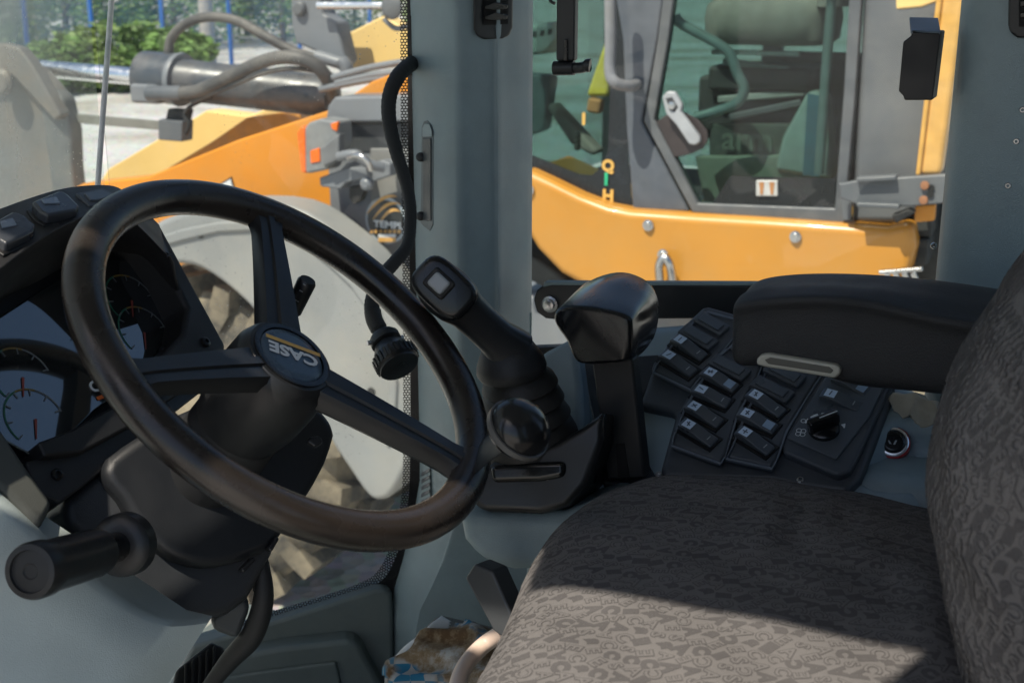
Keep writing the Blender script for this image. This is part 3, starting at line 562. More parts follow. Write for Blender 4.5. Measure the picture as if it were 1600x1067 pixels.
# louvred air outlet high on the front pillar, its twin on the rear pillar
av = pilstrip('air_outlet', [(739, -45), (802, -45), (801, 44), (796, 56), (785, 61), (756, 62), (745, 57), (740, 46)], BLACK, .012, .006, .003)
pilstrip('outlet_cavity', [(757, -45), (795, -45), (794, 38), (756, 40)], mat('cavity_black', (.004, .004, .004), .8), .002, .0068, 0, av)
for v in (-32, -14, 4, 20): pilstrip('louvre', [(758, v+6), (775, v), (794, v+4), (793, v+10), (775, v+12), (758, v+11)], BLACKG, .004, .0095, .001, av)
rv = slab('air_outlet', [(1576, -40), (1660, -40), (1660, 62), (1590, 60), (1578, 52), (1575, 40)], YP(1.396), .014, BLACK, rpil, bev=.003)
slab('outlet_cavity', [(1592, -40), (1660, -40), (1660, 44), (1592, 42)], YP(1.3945), .002, mat('cavity_black', (.004, .004, .004), .8), rv, bev=0)
for v in (2, 20): slab('louvre', [(1594, v), (1660, v-6), (1660, v+4), (1594, v+9)], YP(1.391), .003, BLACKG, rv, bev=.001)
for u, v in [(1598, 172), (1588, 221), (1575, 290), (1459, 384)]: screw(P(u, v, y=1.4015), (0, -1, 0), .0035, rpil)
# lower foot outlet with slats
fv = pilstrip('foot_outlet', [(655, 728), (672, 728), (673, 792), (656, 790)], BLACK, .006, .004, .001)
for k in range(5): pilstrip('louvre', [(658, 738+11*k), (671, 731+11*k), (671, 736+11*k), (658, 744+11*k)], SWM, .003, .0075, .0006, fv)
# glass panes -----------------------------------------------------------
C0 = V((-1.15, 1.297, 0)); C1 = V((-.80, 1.488, 0)); cdv = (C1-C0).normalized(); cn = V((cdv.y, -cdv.x, 0))
CPL = (C0, cn)
prism('front_pane', [(-1.152, .25, 1.72), (-1.152, 1.292, 1.72), (-1.152, 1.292, 3.25), (-1.152, .25, 3.25)], (-.006, 0, 0), GLASS_F, cab, 0)
prism('corner_pane', [C0+V((0, 0, 1.62)), C1+V((0, 0, 1.62)), C1+V((0, 0, 3.25)), C0+V((0, 0, 3.25))], -cn*.006, GLASS_C, cab, 0)
tube('pane_joint', [P(177, -40, x=-1.146), P(170, 60, x=-1.146), P(160, 190, x=-1.146), P(150, 330, x=-1.146)], lambda t: .0036, BEAD, cab, 8, 14)
prism('side_pane', [(-.70, 1.545, 1.95), (-.10, 1.545, 1.95), (-.10, 1.545, 3.25), (-.70, 1.545, 3.25)], (0, .006, 0), GLASS_SIDE, cab, 0)
prism('rear_pane', [(.66, .28, 2.3), (.66, 1.5, 2.3), (.66, 1.5, 3.25), (.66, .28, 3.25)], (.005, 0, 0), GLASS_SIDE, cab, 0)
# printed black edge of the corner pane, dissolving into a fine dot screen
def strip_uv(name, L_, R_, m, parent):
    n = len(L_); vs = L_+R_; fs = [(i, i+1, n+i+1, n+i) for i in range(n-1)]
    me = bpy.data.meshes.new(name); me.from_pydata(vs, [], fs); uv = me.uv_layers.new()
    s = [0]
    for i in range(n-1): s.append(s[-1]+((L_[i+1]+R_[i+1])-(L_[i]+R_[i])).length/2)
    for p in me.polygons:
        for li in p.loop_indices:
            vi = me.loops[li].vertex_index; i = vi % n; wdt = (L_[i]-R_[i]).length
            uv.data[li].uv = (0 if vi < n else wdt, s[i])
    return link(name, me, m, parent)
def dotmat():
    m = bpy.data.materials.new('dot_screen_print'); m.use_nodes = True; t = m.node_tree; b = t.nodes['Principled BSDF']; L = t.links.new
    b.inputs['Base Color'].default_value = (.008, .008, .009, 1); b.inputs['Roughness'].default_value = .3
    uv = nd(t, 'ShaderNodeUVMap'); sx = nd(t, 'ShaderNodeSeparateXYZ'); L(uv.outputs[0], sx.inputs[0])
    def mth(op, a, c=None, clamp=False):
        n = nd(t, 'ShaderNodeMath', operation=op); n.use_clamp = clamp
        for k, q in enumerate((a, c)):
            if q is None: continue
            if isinstance(q, (int, float)): n.inputs[k].default_value = q
            else: L(q, n.inputs[k])
        return n.outputs[0]
    pit = .0042
    cx = mth('DIVIDE', sx.outputs[0], pit); ry = mth('DIVIDE', sx.outputs[1], pit*.87)
    row = mth('FLOOR', ry); sh = mth('MULTIPLY', mth('MODULO', row, 2.), .5)
    fx = mth('SUBTRACT', mth('FRACT', mth('ADD', cx, sh)), .5); fy = mth('SUBTRACT', mth('FRACT', ry), .5)
    dist = mth('SQRT', mth('ADD', mth('MULTIPLY', fx, fx), mth('MULTIPLY', fy, fy)))
    hole = mth('LESS_THAN', dist, .38)
    tr = nd(t, 'ShaderNodeBsdfTransparent'); mx = nd(t, 'ShaderNodeMixShader'); L(hole, mx.inputs[0]); L(b.outputs[0], mx.inputs[1]); L(tr.outputs[0], mx.inputs[2])
    L(mx.outputs[0], t.nodes['Material Output'].inputs[0]); return m
FR = mat('frit_black', (.008, .008, .009), .3)
fritpx = [(636, -40), (637, 120), (638, 260), (640, 400), (641, 560), (641, 700), (638, 780), (625, 850), (600, 902), (560, 922), (500, 940), (440, 958), (380, 978)]
fw_ = [9, 9, 9, 9, 9, 9, 9, 11, 12, 9, 7, 7, 7]
cen = crom([(a, b, 0) for a, b in fritpx], 6); nrm = []
for i, q in enumerate(cen):
    d = cen[min(i+1, len(cen)-1)]-cen[max(i-1, 0)]; nrm.append(V((d.y, -d.x, 0)).normalized())
def wid(i): k = i/6; a = int(min(k, 11)); return fw_[a]*(1-(k-a))+fw_[min(a+1, 12)]*(k-a)
inn = [q-nrm[i]*-(0) for i, q in enumerate(cen)]
A_ = [on(q.x-nrm[i].x*wid(i)*1.25, q.y-nrm[i].y*wid(i)*1.25, CPL)+cn*.002 for i, q in enumerate(cen)]
B_ = [on(q.x, q.y, CPL)+cn*.002 for i, q in enumerate(cen)]
C_ = [on(q.x+nrm[i].x*40, q.y+nrm[i].y*40, CPL)+cn*.002 for i, q in enumerate(cen)]
DOT = dotmat()
strip_uv('dot_screen_edge', A_, B_, DOT, cab); strip_uv('printed_edge', B_, C_, FR, cab)
slab('edge_bulge', [(640, 20), (648, 40), (657, 62), (659, 90), (655, 110), (640, 120)], CPL, .004, FR, cab, bev=0, out=.012)
# lower front tray and sill under the corner pane
tr = [(300, 1009), (395, 981), (500, 948), (585, 921), (602, 921), (612, 930), (614, 960), (616, 1200), (200, 1200)]
slab('kick_panel', tr, (C0+cn*.02, cn), .04, GREYF, cab, bev=.008, seg=3)
slab('kick_step', [(300, 1038), (440, 1012), (545, 1000), (560, 1008), (600, 1080), (640, 1300), (200, 1300)], (C0+cn*.05, cn), .05, GREYF, cab, bev=.012, seg=3)
slab('kick_plate', [(300, 1066), (400, 1050), (525, 1034), (540, 1100), (540, 1300), (200, 1300)], (C0+cn*.056, cn), .03, GREYF, cab, bev=.004)
box('side_sill', (-.38, 1.54, 1.80), (.70, .10, .42), GREY, cab, .02)
# window stay bar
slab('window_stay', [(833, 468), (838, 454), (848, 446), (862, 443), (1300, 447), (1300, 497), (870, 500), (852, 498), (838, 488)], YP(1.50), .012, BLACK, cab, bev=.003)
slab('stay_lip', [(850, 441), (1300, 443), (1300, 447), (862, 446), (848, 449)], YP(1.497), .014, mat('lip_green', (.20, .26, .26), .6), cab, bev=.001)
lathe('stay_bolt', P(860, 475, y=1.499), (0, -1, 0), [(0, .011), (.003, .011), (.004, .008), (.009, .008), (.010, .005), (.010, 0)], STEEL, cab, 14)
slab('glass_sticker', [(812, 489), (831, 489), (830, 535), (811, 535)], YP(1.543), .001, STICKG, cab, bev=0)
slab('pane_seal', [(800, 545), (900, 541), (900, 553), (800, 560)], YP(1.54), .02, RUBBER, cab, bev=.002)

# hanging window crank and latch box -------------------------------------
hg = empty('window_crank', P(885, 100, y=1.46), 'black crank handle hanging down in the side window', 'handle')
slab('crank_bar', [(869, -60), (899, -60), (897, 96), (868, 96)], YP(1.45), .014, BLACK, hg, bev=.003)
slab('crank_rib', [(881, 62), (886, 62), (886, 96), (880, 96)], YP(1.447), .004, BLACKG, hg, bev=.001)
tube('crank_pivot', [P(866, 107, y=1.455), P(897, 107, y=1.455)], .0085, BLACK, hg, 18, 1)
tube('crank_knob', [P(895, 107, y=1.455), P(910, 106, y=1.453), P(918, 103, y=1.45), P(922, 103, y=1.45)], lambda t: .0065+.0015*(t > .6), BLACK, hg, 16, 3)
tube('crank_hook', [P(862, -8, y=1.455), P(860, 2, y=1.455), P(867, 6, y=1.455)], .002, BLACK, hg, 8)
lb = empty('latch_box', P(1437, 90, y=1.44), 'black boxy window latch beside the right rear pillar', 'latch')
slab('latch_body', [(1424, 48), (1470, 50), (1457, 157), (1413, 157), (1411, 150), (1404, 143), (1411, 66), (1424, 56)], YP(1.40), .04, mat('latch_black', (.006, .006, .007), .5), lb, bev=.0015)
prism('latch_lid', [P(1423, 49, y=1.40), P(1470, 50, y=1.40), P(1466, 28, y=1.46), P(1421, 27, y=1.46)], V((0, 0, -.003)), mat('lid_blue', (.10, .13, .16), .4), lb, .001)

# coiled loom with round plug -------------------------------------------
wl = empty('wiring_loom', P(605, 400, d=1.58), 'black braided wiring loom ending in a round plug by the windscreen edge', 'cable')
pts = [(653, 96, 1.69), (640, 102, 1.615), (620, 122, 1.575), (608, 155, 1.57), (609, 195, 1.57), (620, 240, 1.57), (634, 285, 1.575), (641, 320, 1.575), (641, 355, 1.575), (636, 385, 1.57), (618, 408, 1.565), (598, 432, 1.56), (583, 465, 1.555), (582, 490, 1.55), (590, 510, 1.545), (598, 528, 1.54)]
tube('braided_sleeve', [P(u, v, d=d) for u, v, d in pts], lambda t: .0098-.0022*sin(pi*t)**4, mat('braid', (.022, .024, .026), .6, bump=.9, bscale=1600), wl, 14, 9, ribs=.05)
for t0, t1 in [((582, 488), (591, 512))]: tube('tape_wrap', [P(582, 486, d=1.551), P(585, 500, d=1.548), P(592, 514, d=1.544)], .0105, RUBBER, wl, 14)
ca_ = P(598, 524, d=1.54); cb_ = P(628, 580, d=1.51); ax = cb_-ca_
lathe('plug_clamp', ca_, ax, [(0, .016), (.004, .019), (.012, .019), (.014, .015)], BLACK, wl, 20)
pg = lathe('plug', ca_+ax.normalized()*.012, ax, [(0, .012), (.004, .017), (.018, .024), (.020, .0255), (.034, .0265), (.036, .024), (.039, .024), (.040, .02), (.040, 0)], BLACK, wl, 28)
a_, b_, n_ = basis(ax)
for k in range(24):
    t = 2*pi*k/24; q = ca_+ax.normalized()*.039+(a_*cos(t)+b_*sin(t))*.0265; box('grip_ridge', q, (.002, .003, .013), BLACK, pg, 0, ax=(a_*cos(t)+b_*sin(t), b_*cos(t)-a_*sin(t), n_))
for s in (-1, 1): lathe('clamp_screw', ca_+n_*.008+a_*.018*s, a_*s, [(0, .003), (.006, .003), (.006, 0)], STEEL, wl, 10)

# ================================================================== steering wheel
TAU = radians(50); wcn = V((-.604, .893, 2.286)); wn = V((cos(TAU), 0, sin(TAU))); wa = V((0, 1, 0)); wb = wn.cross(wa)
def W(r, ang, h=0.): return wcn+(wa*cos(ang)+wb*sin(ang))*r+wn*h
sw = empty('steering_wheel', W(0, 0, -.08), 'black three-spoke steering wheel with spinner knob and worn lower rim', 'steering wheel')
RM = .1895; rings = []
for i in range(96):
    t = 2*pi*i/96; rd = wa*cos(t)+wb*sin(t)
    rings.append([wcn+rd*RM+rd*.0166*cos(2*pi*j/20)+wn*.0160*sin(2*pi*j/20) for j in range(20)])
rings.append(rings[0]); loft('rim', rings, RIMM, sw, cap=False)
HUB = -.022
for k, (deg, w0, w1) in enumerate([(49, .022, .0125), (-68, .023, .0135), (168, .021, .013)]):
    a = radians(deg); d = wa*cos(a)+wb*sin(a); s = wb*cos(a)-wa*sin(a); rg = []
    for j in range(15):
        t = j/14; r = .010+(RM-.010)*t; wd = w1+(w0-w1)*(1-t)**1.2+.010*max(0, (t-.84)/.16)**2
        h = HUB*(1-t)**1.3+.004*(1-t); th = .012-.002*t
        c = wcn+d*r+wn*h
        rg.append([c+s*wd*x+wn*th*y for x, y in [(-1, -.8), (-1, .2), (-.85, .7), (-.28, .72), (-.2, .95), (.2, .95), (.28, .72), (.85, .7), (1, .2), (1, -.8), (.7, -1.3), (-.7, -1.3)]])
    loft('spoke', rg, BLACK, sw, ang=32)
lathe('hub', W(0, 0, HUB), wn, [(-.075, .042), (-.05, .047), (-.02, .0485), (.004, .047), (.013, .043), (.0172, .0395), (.0178, .036), (.0165, .0355), (.0165, 0)], BLACK, sw, 48)
lathe('hub_ring', W(0, 0, HUB+.0165), wn, [(0, .0365), (.0028, .0365), (.0032, .0345), (.0028, .0315), (-.002, .031), (-.002, 0)], BLACKG, sw, 48)
bd = lathe('badge', W(0, 0, HUB+.0165), wn, [(0, .0305), (.0015, .0305), (.0028, .029), (.0036, .022), (.0040, .01), (.0040, 0)], BLUEP, sw, 40)
pc = W(0, 0, HUB+.0215)
q1 = on(425, 563, (pc, wn)); q0 = on(480, 583, (pc, wn)); tx = (q1-q0).normalized(); ty_ = wn.cross(tx)
text('badge_letters', 'CASE', pc-ty_*-.001, tx, ty_, .0175, WHITEP, bd, offset=.035, sx=1.18, ext=.01)
st = pc-ty_*.0095
mesh('badge_stripe', [st+tx*x+ty_*y+wn*.0002 for x, y in [(-.0275, -.0022), (.0265, -.0022), (.0265, .0022), (-.0275, .0022)]], [(0, 1, 2, 3)], YELP, bd)
# spinner knob on the rim
ka = radians(-64); kd = wa*cos(ka)+wb*sin(ka)
kb = W(RM, ka, .0)
kc = P(817, 664, d=1.035); kax = (wn*.9+_u*.15-_f*.35+_r*.15).normalized()
loft('knob_clamp', [sellipse(kb+(kc-kb)*t+wn*0, kax, kax.cross(kd).normalized(), a, b, 3, 20) for t, a, b in [(-.05, .02, .022), (.2, .021, .021), (.45, .016, .018), (.72, .014, .018), (.95, .012, .016)]], BLACKM, sw)
lathe('spinner_knob', kc-kax*.014, kax, [(-.004, .012), (-.002, .024), (.004, .0275), (.009, .0275), (.0095, .0262), (.011, .0262), (.018, .0245), (.024, .019), (.028, .011), (.0295, .004), (.0296, 0)], mat('knob_lacquer', (.009, .010, .011), .2, rv=.06, dust=.04, dcol=(.1, .09, .08)), sw, 40)
lathe('knob_ring', kc-kax*.0135, kax, [(.003, .0279), (.0085, .0282), (.0088, .027)], mat('ring_grey', (.09, .09, .088), .35), sw, 40)

# ================================================================== steering column and stalks
sc_ = empty('steering_column', (-.70, .89, 2.0), 'black and grey steering column shroud with stalks below the wheel', 'steering column')
lathe('column_boot', W(0, 0, -.20), wn, [(-.04, .046), (.03, .045), (.06, .043), (.10, .042), (.13, .040)], BLACKM, sc_, 36)
def loftpx(name, secs, m, parent, sub=0, ang=50): return loft(name, [[P(u, v, d=d) for u, v, d in s] for s in secs], m, parent, sub=sub, ang=ang)
# main shroud: wedge below the wheel
shp = [(100, 790), (112, 775), (205, 690), (330, 640), (470, 640), (520, 665), (523, 690), (500, 745), (425, 850), (330, 885), (255, 868), (205, 815), (195, 735), (185, 775)]
SPL = PLN(P(330, 760, d=1.16), (.78, -.42, .46))
slab('upper_shroud', [(160, 735), (205, 690), (330, 625), (470, 625), (522, 660), (520, 700), (495, 755), (435, 845), (400, 868), (345, 884), (300, 882), (255, 862), (215, 822), (190, 780)], SPL, .09, mat('shroud_black', (.013, .015, .018), .5, bump=.15, bscale=1100), sc_, bev=.01, seg=4, sm=2)
slab('lower_shroud', [(104, 778), (170, 730), (215, 700), (300, 780), (430, 800), (448, 838), (440, 862), (402, 932), (372, 955), (330, 966), (270, 968), (225, 952), (192, 932), (185, 885), (150, 845), (112, 815)], SPL, .10, mat('shroud_grey', (.034, .038, .043), .42, bump=.2, bscale=1100, dust=.1, dcol=(.12, .11, .10)), sc_, bev=.014, seg=4, out=-.018)
for a in ((372, 890, 392, 878), (415, 858, 428, 846)): slab('shroud_latch', [(a[0], a[1]), (a[2], a[3]-8), (a[2]+6, a[3]-4), (a[0]+6, a[1]+6)], SPL, .01, BLACK, sc_, bev=.002, out=.006)
# chunky stalk towards the door
s0 = P(188, 852, d=1.03); s1 = P(46, 893, d=.905); sx_ = (s1-s0); sl_ = sx_.length
sk = lathe('stalk_socket', s0-sx_.normalized()*.012, sx_, [(0, .026), (.012, .0255), (.016, .022), (.018, .014)], BLACK, sc_, 30)
lathe('stalk_neck', s0, sx_, [(0, .012), (.02, .012), (.03, .013), (.045, .013)], BLACKG, sc_, 24)
n_fl = 40; a_, b_, n_ = basis(sx_); rgs = []
for h, r in [(.030, .013), (.034, .0175), (.042, .019), (.050, .0185), (.056, .0192), (sl_-.022, .0195), (sl_-.016, .0208), (sl_-.004, .0208), (sl_, .0195), (sl_+.0005, .0155), (sl_-.0015, .015), (sl_-.001, .006), (sl_-.002, .005)]:
    rgs.append([s0+n_*h+(a_*cos(2*pi*j/n_fl)+b_*sin(2*pi*j/n_fl))*r*(.955 if (j % 4 < 1 and .05 < h < sl_-.02) else 1) for j in range(n_fl)])
loft('stalk_grip', rgs, BLACK, sc_, ang=35)
# slim lever behind the wheel, small wiper symbol side
t0 = P(425, 560, d=1.24); t1 = P(457, 487, d=1.22); t2 = P(481, 437, d=1.205)
tube('slim_stalk', [t0, t1], .0035, BLACK, sc_, 12, 1)
sg = lathe('slim_stalk_grip', t1, t2-t1, [(-.002, .0065), (.001, .0085), ((t2-t1).length*.92, .0092), ((t2-t1).length, .0075), ((t2-t1).length, 0)], BLACK, sc_, 20)
for k, (u, v) in enumerate([(464, 470), (471, 455), (476, 445)]): box('stalk_symbol', P(u, v, d=1.2)+_f*-.002, (.0045-.001*k, .0008, .001), LAMPG, sg, 0, ax=((t2-t1).normalized().cross(_f).normalized(), _f, (t2-t1).normalized()))
slab('tilt_lever', [(500, 583), (512, 592), (533, 612), (530, 620), (515, 612), (496, 600)], PLN(P(515, 600, d=1.2), (.5, -.6, .6)), .008, SWM, sc_, bev=.002)
slab('tilt_lever', [(482, 682), (500, 680), (505, 690), (492, 698), (480, 690)], PLN(P(490, 690, d=1.13), (.5, -.6, .6)), .008, BLACK, sc_, bev=.002)
# pedestal
def ped(v, u, d): return P(u, v, d=d)
pr_ = []
ptop = [(332, 962, 1.10), (262, 964, 1.07), (192, 931, 1.05), (78, 842, 1.02), (-10, 762, 1.0), (-180, 640, .98)]
pbot = [(150, 1240, 1.04), (60, 1290, .99), (-60, 1300, .96), (-200, 1280, .94), (-300, 1200, .93), (-420, 1100, .93)]
for t in (0, .04, .2, .45, .7, 1):
    fr_ = [P(a[0]+(b[0]-a[0])*t, a[1]+(b[1]-a[1])*t, d=a[2]+(b[2]-a[2])*t+(.012 if t == 0 else 0)) for a, b in zip(ptop, pbot)]
    fr_ = crom(fr_, 5); pr_.append(fr_+[fr_[-1]+V((-.20, .10, 0)), fr_[0]+V((-.16, .03, -.02))])
loft('pedestal', pr_, GREYD, sc_, ang=60)
tube('brake_hose', [P(405, 860, d=1.2), P(412, 930, d=1.2), P(395, 990, d=1.21), P(360, 1030, d=1.22), P(320, 1080, d=1.23)], lambda t: .006+.005*sin(pi*t), BLACKM, sc_, 14)
slab('pedal_link', [(400, 850), (420, 862), (416, 925), (398, 935), (392, 900)], PLN(P(405, 900, d=1.2), (.6, -.7, .2)), .03, BLACK, sc_, bev=.006)
slab('link_cover', [(330, 965), (385, 930), (392, 950), (372, 1000), (332, 985)], PLN(P(360, 960, d=1.2), (.6, -.7, .2)), .04, mat('cover_grey', (.06, .068, .072), .5), sc_, bev=.006)
pdl = slab('pedal', [(275, 1045), (330, 1000), (352, 1010), (345, 1067), (300, 1120), (262, 1110)], PLN(P(310, 1060, d=1.28), (.5, -.4, .8)), .02, RUBBER, sc_, bev=.004)
for k in range(5): slab('pedal_rib', [(288+11*k, 1040-7*k), (293+11*k, 1037-7*k), (291+11*k, 1090-7*k), (286+11*k, 1094-7*k)], PLN(P(310, 1060, d=1.28), (.5, -.4, .8)), .006, RUBBER, pdl, bev=.001, out=.005)

# ================================================================== instrument panel
DT = radians(37); dn = V((cos(DT), 0, sin(DT))); DP = P(345, 545, y=1.0); DPL = (DP, dn); dY = V((0, 1, 0)); dU = dn.cross(dY)
ip = empty('instrument_panel', DP+V((-.1, -.1, -.2)), 'black hooded instrument panel with gauges and hood switches', 'instrument panel')
def D(y, u, h=0.): return V((DP.x, 0, DP.z))+dY*y+dU*u+dn*h      # y machine width, u up the panel
def dpx(u, v, h=0.):
    q = on(u, v, (DP+dn*h, dn)); return q
# base plate with cowl: hood profile swept along the width
HM = mat('hood_black', (.013, .0135, .015), .5, bump=.25, bscale=1200, dust=.1, dcol=(.15, .14, .12))
y0, y1 = .62, 1.0
# right cheek
slab('right_cheek', [(196, 296), (232, 335), (252, 350), (356, 541), (352, 548), (300, 570), (245, 600), (245, 560), (285, 520), (292, 480), (262, 420), (215, 355), (180, 330)], DPL, .07, HM, ip, bev=.006, seg=3)
# gauge tray
slab('panel_base', [(-160, 560), (-60, 480), (60, 400), (180, 330), (260, 380), (310, 500), (300, 580), (200, 640), (100, 720), (40, 760), (-60, 820), (-160, 860)], (DP-dn*.045, dn), .03, HM, ip, bev=.004)
# lens
LENS = mat('gauge_glass', (.012, .016, .018), .04, var=0, rv=0, spec=.5, coat=1.0); LENS.node_tree.nodes['Principled BSDF'].inputs['IOR'].default_value = 2.3
GP = (DP-dn*.036, dn)
lens_px = [(-120, 600), (-40, 520), (60, 455), (140, 408), (195, 405), (232, 430), (258, 468), (276, 512), (274, 540), (240, 575), (200, 605), (150, 640), (100, 690), (50, 712), (10, 690), (-120, 760)]
gl = slab('gauge_lens', lens_px, GP, .006, LENS, ip, bev=.002)
bz = slab('lower_bezel', [(60, 690), (110, 672), (200, 622), (260, 588), (300, 572), (345, 548), (352, 552), (330, 580), (215, 660), (130, 705), (70, 712)], (DP-dn*.02, dn), .03, HM, ip, bev=.006)
slab('panel_foot', [(345, 552), (356, 545), (330, 600), (215, 690), (130, 760), (95, 785), (60, 770), (40, 720), (110, 705), (215, 655)], (DP-dn*.03, dn), .03, mat('foot_black', (.025, .027, .03), .5, bump=.2), ip, bev=.005)
slab('left_cheek', [(-160, 605), (-60, 640), (0, 660), (50, 735), (88, 786), (66, 826), (0, 762), (-160, 690)], (DP-dn*.012, dn), .06, mat('cheek_olive', (.075, .08, .072), .55, bump=.2, bscale=1000), ip, bev=.008)
# gauge dials printed behind the lens
def arc(name, c, r, a0, a1, wdt, m, n=16, h=.0005):
    vs = []; fs = []
    for i in range(n+1):
        a = a0+(a1-a0)*i/n
        for q in (r, r-wdt): vs.append(c+dY*cos(a)*q+dU*sin(a)*q+dn*h)
    for i in range(n): fs.append((2*i, 2*i+2, 2*i+3, 2*i+1))
    return mesh(name, vs, fs, m, gl, smooth=False)
GRN = mat('dial_green', (.02, .12, .07), .5); REDD = mat('dial_red', (.28, .05, .035), .5); GRYD = mat('dial_white', (.14, .15, .15), .5); AMB = mat('dial_amber', (.2, .13, .03), .5)
for cx, cy2 in [(55, 655), (35, 590), (225, 520), (205, 470)]:
    c = on(cx, cy2, GP); r = .030
    arc('dial_arc', c, r, radians(200), radians(95), .0018, GRN); arc('dial_arc', c, r, radians(95), radians(55), .0018, AMB); arc('dial_arc', c, r, radians(55), radians(-5), .0018, GRYD)
    for k in range(7):
        a = radians(200-34*k); arc('dial_tick', c, r-.001, a, a+.05, .006, GRYD, 1, .0008)
    a = radians(235); p0 = c; p1 = c+dY*cos(a)*.020+dU*sin(a)*.020; s = (dY*-sin(a)+dU*cos(a))*.0009
    mesh('needle', [p0+s*1.5+dn*.001, p0-s*1.5+dn*.001, p1-s*.6+dn*.001, p1+s*.6+dn*.001], [(0, 1, 2, 3)], REDD, gl, smooth=False)
pm = on(150, 604, GP)
text('panel_letters', 'CASE', pm+dn*.0008+dY*.012, dY, dU, .015, WHITEP, gl, offset=.03, sx=1.15, ext=.01)
mesh('panel_stripe', [pm+dn*.0008+dY*(.012+x)+dU*(y-.011) for x, y in [(-.02, -.0018), (.02, -.0018), (.02, .0018), (-.02, .0018)]], [(0, 1, 2, 3)], OLENS, gl, smooth=False)
lathe('reset_knob', on(254, 552, GP)+dn*.002, dn, [(0, .006), (.006, .0058), (.008, .004), (.008, 0)], BLACK, ip, 16)
screw(on(320, 535, DPL)+dn*.001, dn, .0055, ip, BLACKG); screw(on(88, 742, (DP-dn*.03, dn))+dn*.001, dn, .0055, ip, BLACKG)
# hood: arched visor over the gauges, a real overhanging shell
def hoodpt(t):   # t 0..1 across, returns outer crest px
    pass
crest = [(-220, 420), (-120, 375), (-50, 345), (0, 326), (50, 308), (100, 294), (150, 289), (185, 293), (215, 318), (250, 352)]
front = [(-220, 560), (-120, 520), (-50, 460), (0, 420), (50, 382), (100, 352), (145, 334), (180, 330), (215, 352), (262, 400)]
inn2 = [(-220, 640), (-120, 590), (-50, 520), (0, 470), (60, 440), (110, 412), (150, 398), (195, 395), (235, 420), (280, 480)]
HP = (DP+dn*.045, dn); HB = (DP-dn*.03, dn)
A1 = [on(*q, (DP+dn*.01, dn)) for q in crest]; A2 = [on(*q, HP) for q in front]; A3 = [on(*q, HB) for q in inn2]
A0 = [q-dn*.10 for q in A1]; ho = []
cols = [crom(c, 4) for c in (A0, A1, A2, [a.lerp(b, .12)-dU*.004 for a, b in zip(A2, A3)], A3)]
n = len(cols[0]); vs = [q for c in cols for q in c]; fs = [(i*n+j, i*n+j+1, (i+1)*n+j+1, (i+1)*n+j) for i in range(len(cols)-1) for j in range(n-1)]
hood = mesh('hood', vs, fs, HM, ip, ang=50)
so = hood.modifiers.new('thick', 'SOLIDIFY'); so.thickness = .004; so.offset = -1
bv = hood.modifiers.new('bevel', 'BEVEL'); bv.width = .007; bv.segments = 3; bv.limit_method = 'ANGLE'; bv.angle_limit = radians(30)
# switches on the hood face, between crest and front edge
def faceplane(u):
    for i in range(len(A1)-1):
        if crest[i][0] <= u <= crest[i+1][0]: break
    a, b, c = A1[i], A1[i+1], (A2[i]+A2[i+1])/2
    n_ = (b-a).cross(c-a).normalized()
    if n_.dot(CAM-a) < 0: n_ = -n_
    return a, n_
def facepatch(name, px, m, th, lift, parent, bev=.0015, u0=None):
    a, n_ = faceplane(u0 if u0 is not None else sum(p[0] for p in px)/len(px))
    return prism(name, [on(u, v, (a, n_))+n_*lift for u, v in px], -n_*th, m, parent, bev)
for k, px in enumerate([[(48, 330), (92, 312), (104, 318), (122, 336), (118, 343), (72, 352), (60, 345)], [(-12, 362), (18, 345), (34, 350), (54, 366), (50, 376), (8, 396), (-5, 388)]]):
    c = (sum(p[0] for p in px)/7, sum(p[1] for p in px)/7)
    facepatch('switch_bed', [(c[0]+(a-c[0])*1.18, c[1]+(b-c[1])*1.18) for a, b in px], mat('bed_black', (.005, .005, .006), .5), .004, .0015, ip, u0=c[0])
    s_ = facepatch('rocker_switch', px, mat('switch_grey', (.045, .05, .058), .32, bump=.06), .012, .010, ip, .003, u0=c[0])
    facepatch('switch_lens', [(c[0]+(a-c[0])*.42-9, c[1]+(b-c[1])*.42-3) for a, b in [px[0], px[2], px[4], px[6]]], mat('lens_pale', (.22, .26, .31), .3), .002, .0112, s_, .0005, u0=c[0])
facepatch('blank_cover', [(117, 306), (160, 298), (190, 312), (150, 326), (138, 326)], SWB, .006, .003, ip, .002, u0=120)
facepatch('blank_cover', [(130, 309), (158, 304), (178, 312), (150, 320), (140, 320)], SWM, .004, .0050, ip, .001, u0=120)

# ================================================================== right console
P1 = P(1045, 735, y=1.22); P2 = P(1100, 490, y=1.42); kx = V((1, 0, 0)); kv = V((0, P2.y-P1.y, P2.z-P1.z)).normalized(); kn = kx.cross(kv).normalized()
if kn.z < 0: kn = -kn
KPL = (P1, kn)
cs = empty('control_console', (-.3, 1.33, 1.80), 'grey right-hand console carrying curved black banks of rocker switches', 'console')
GC = mat('console_grey', (.23, .30, .33), .45, bump=.2, bscale=1100, dust=.12, dcol=(.25, .24, .21), var=.05)
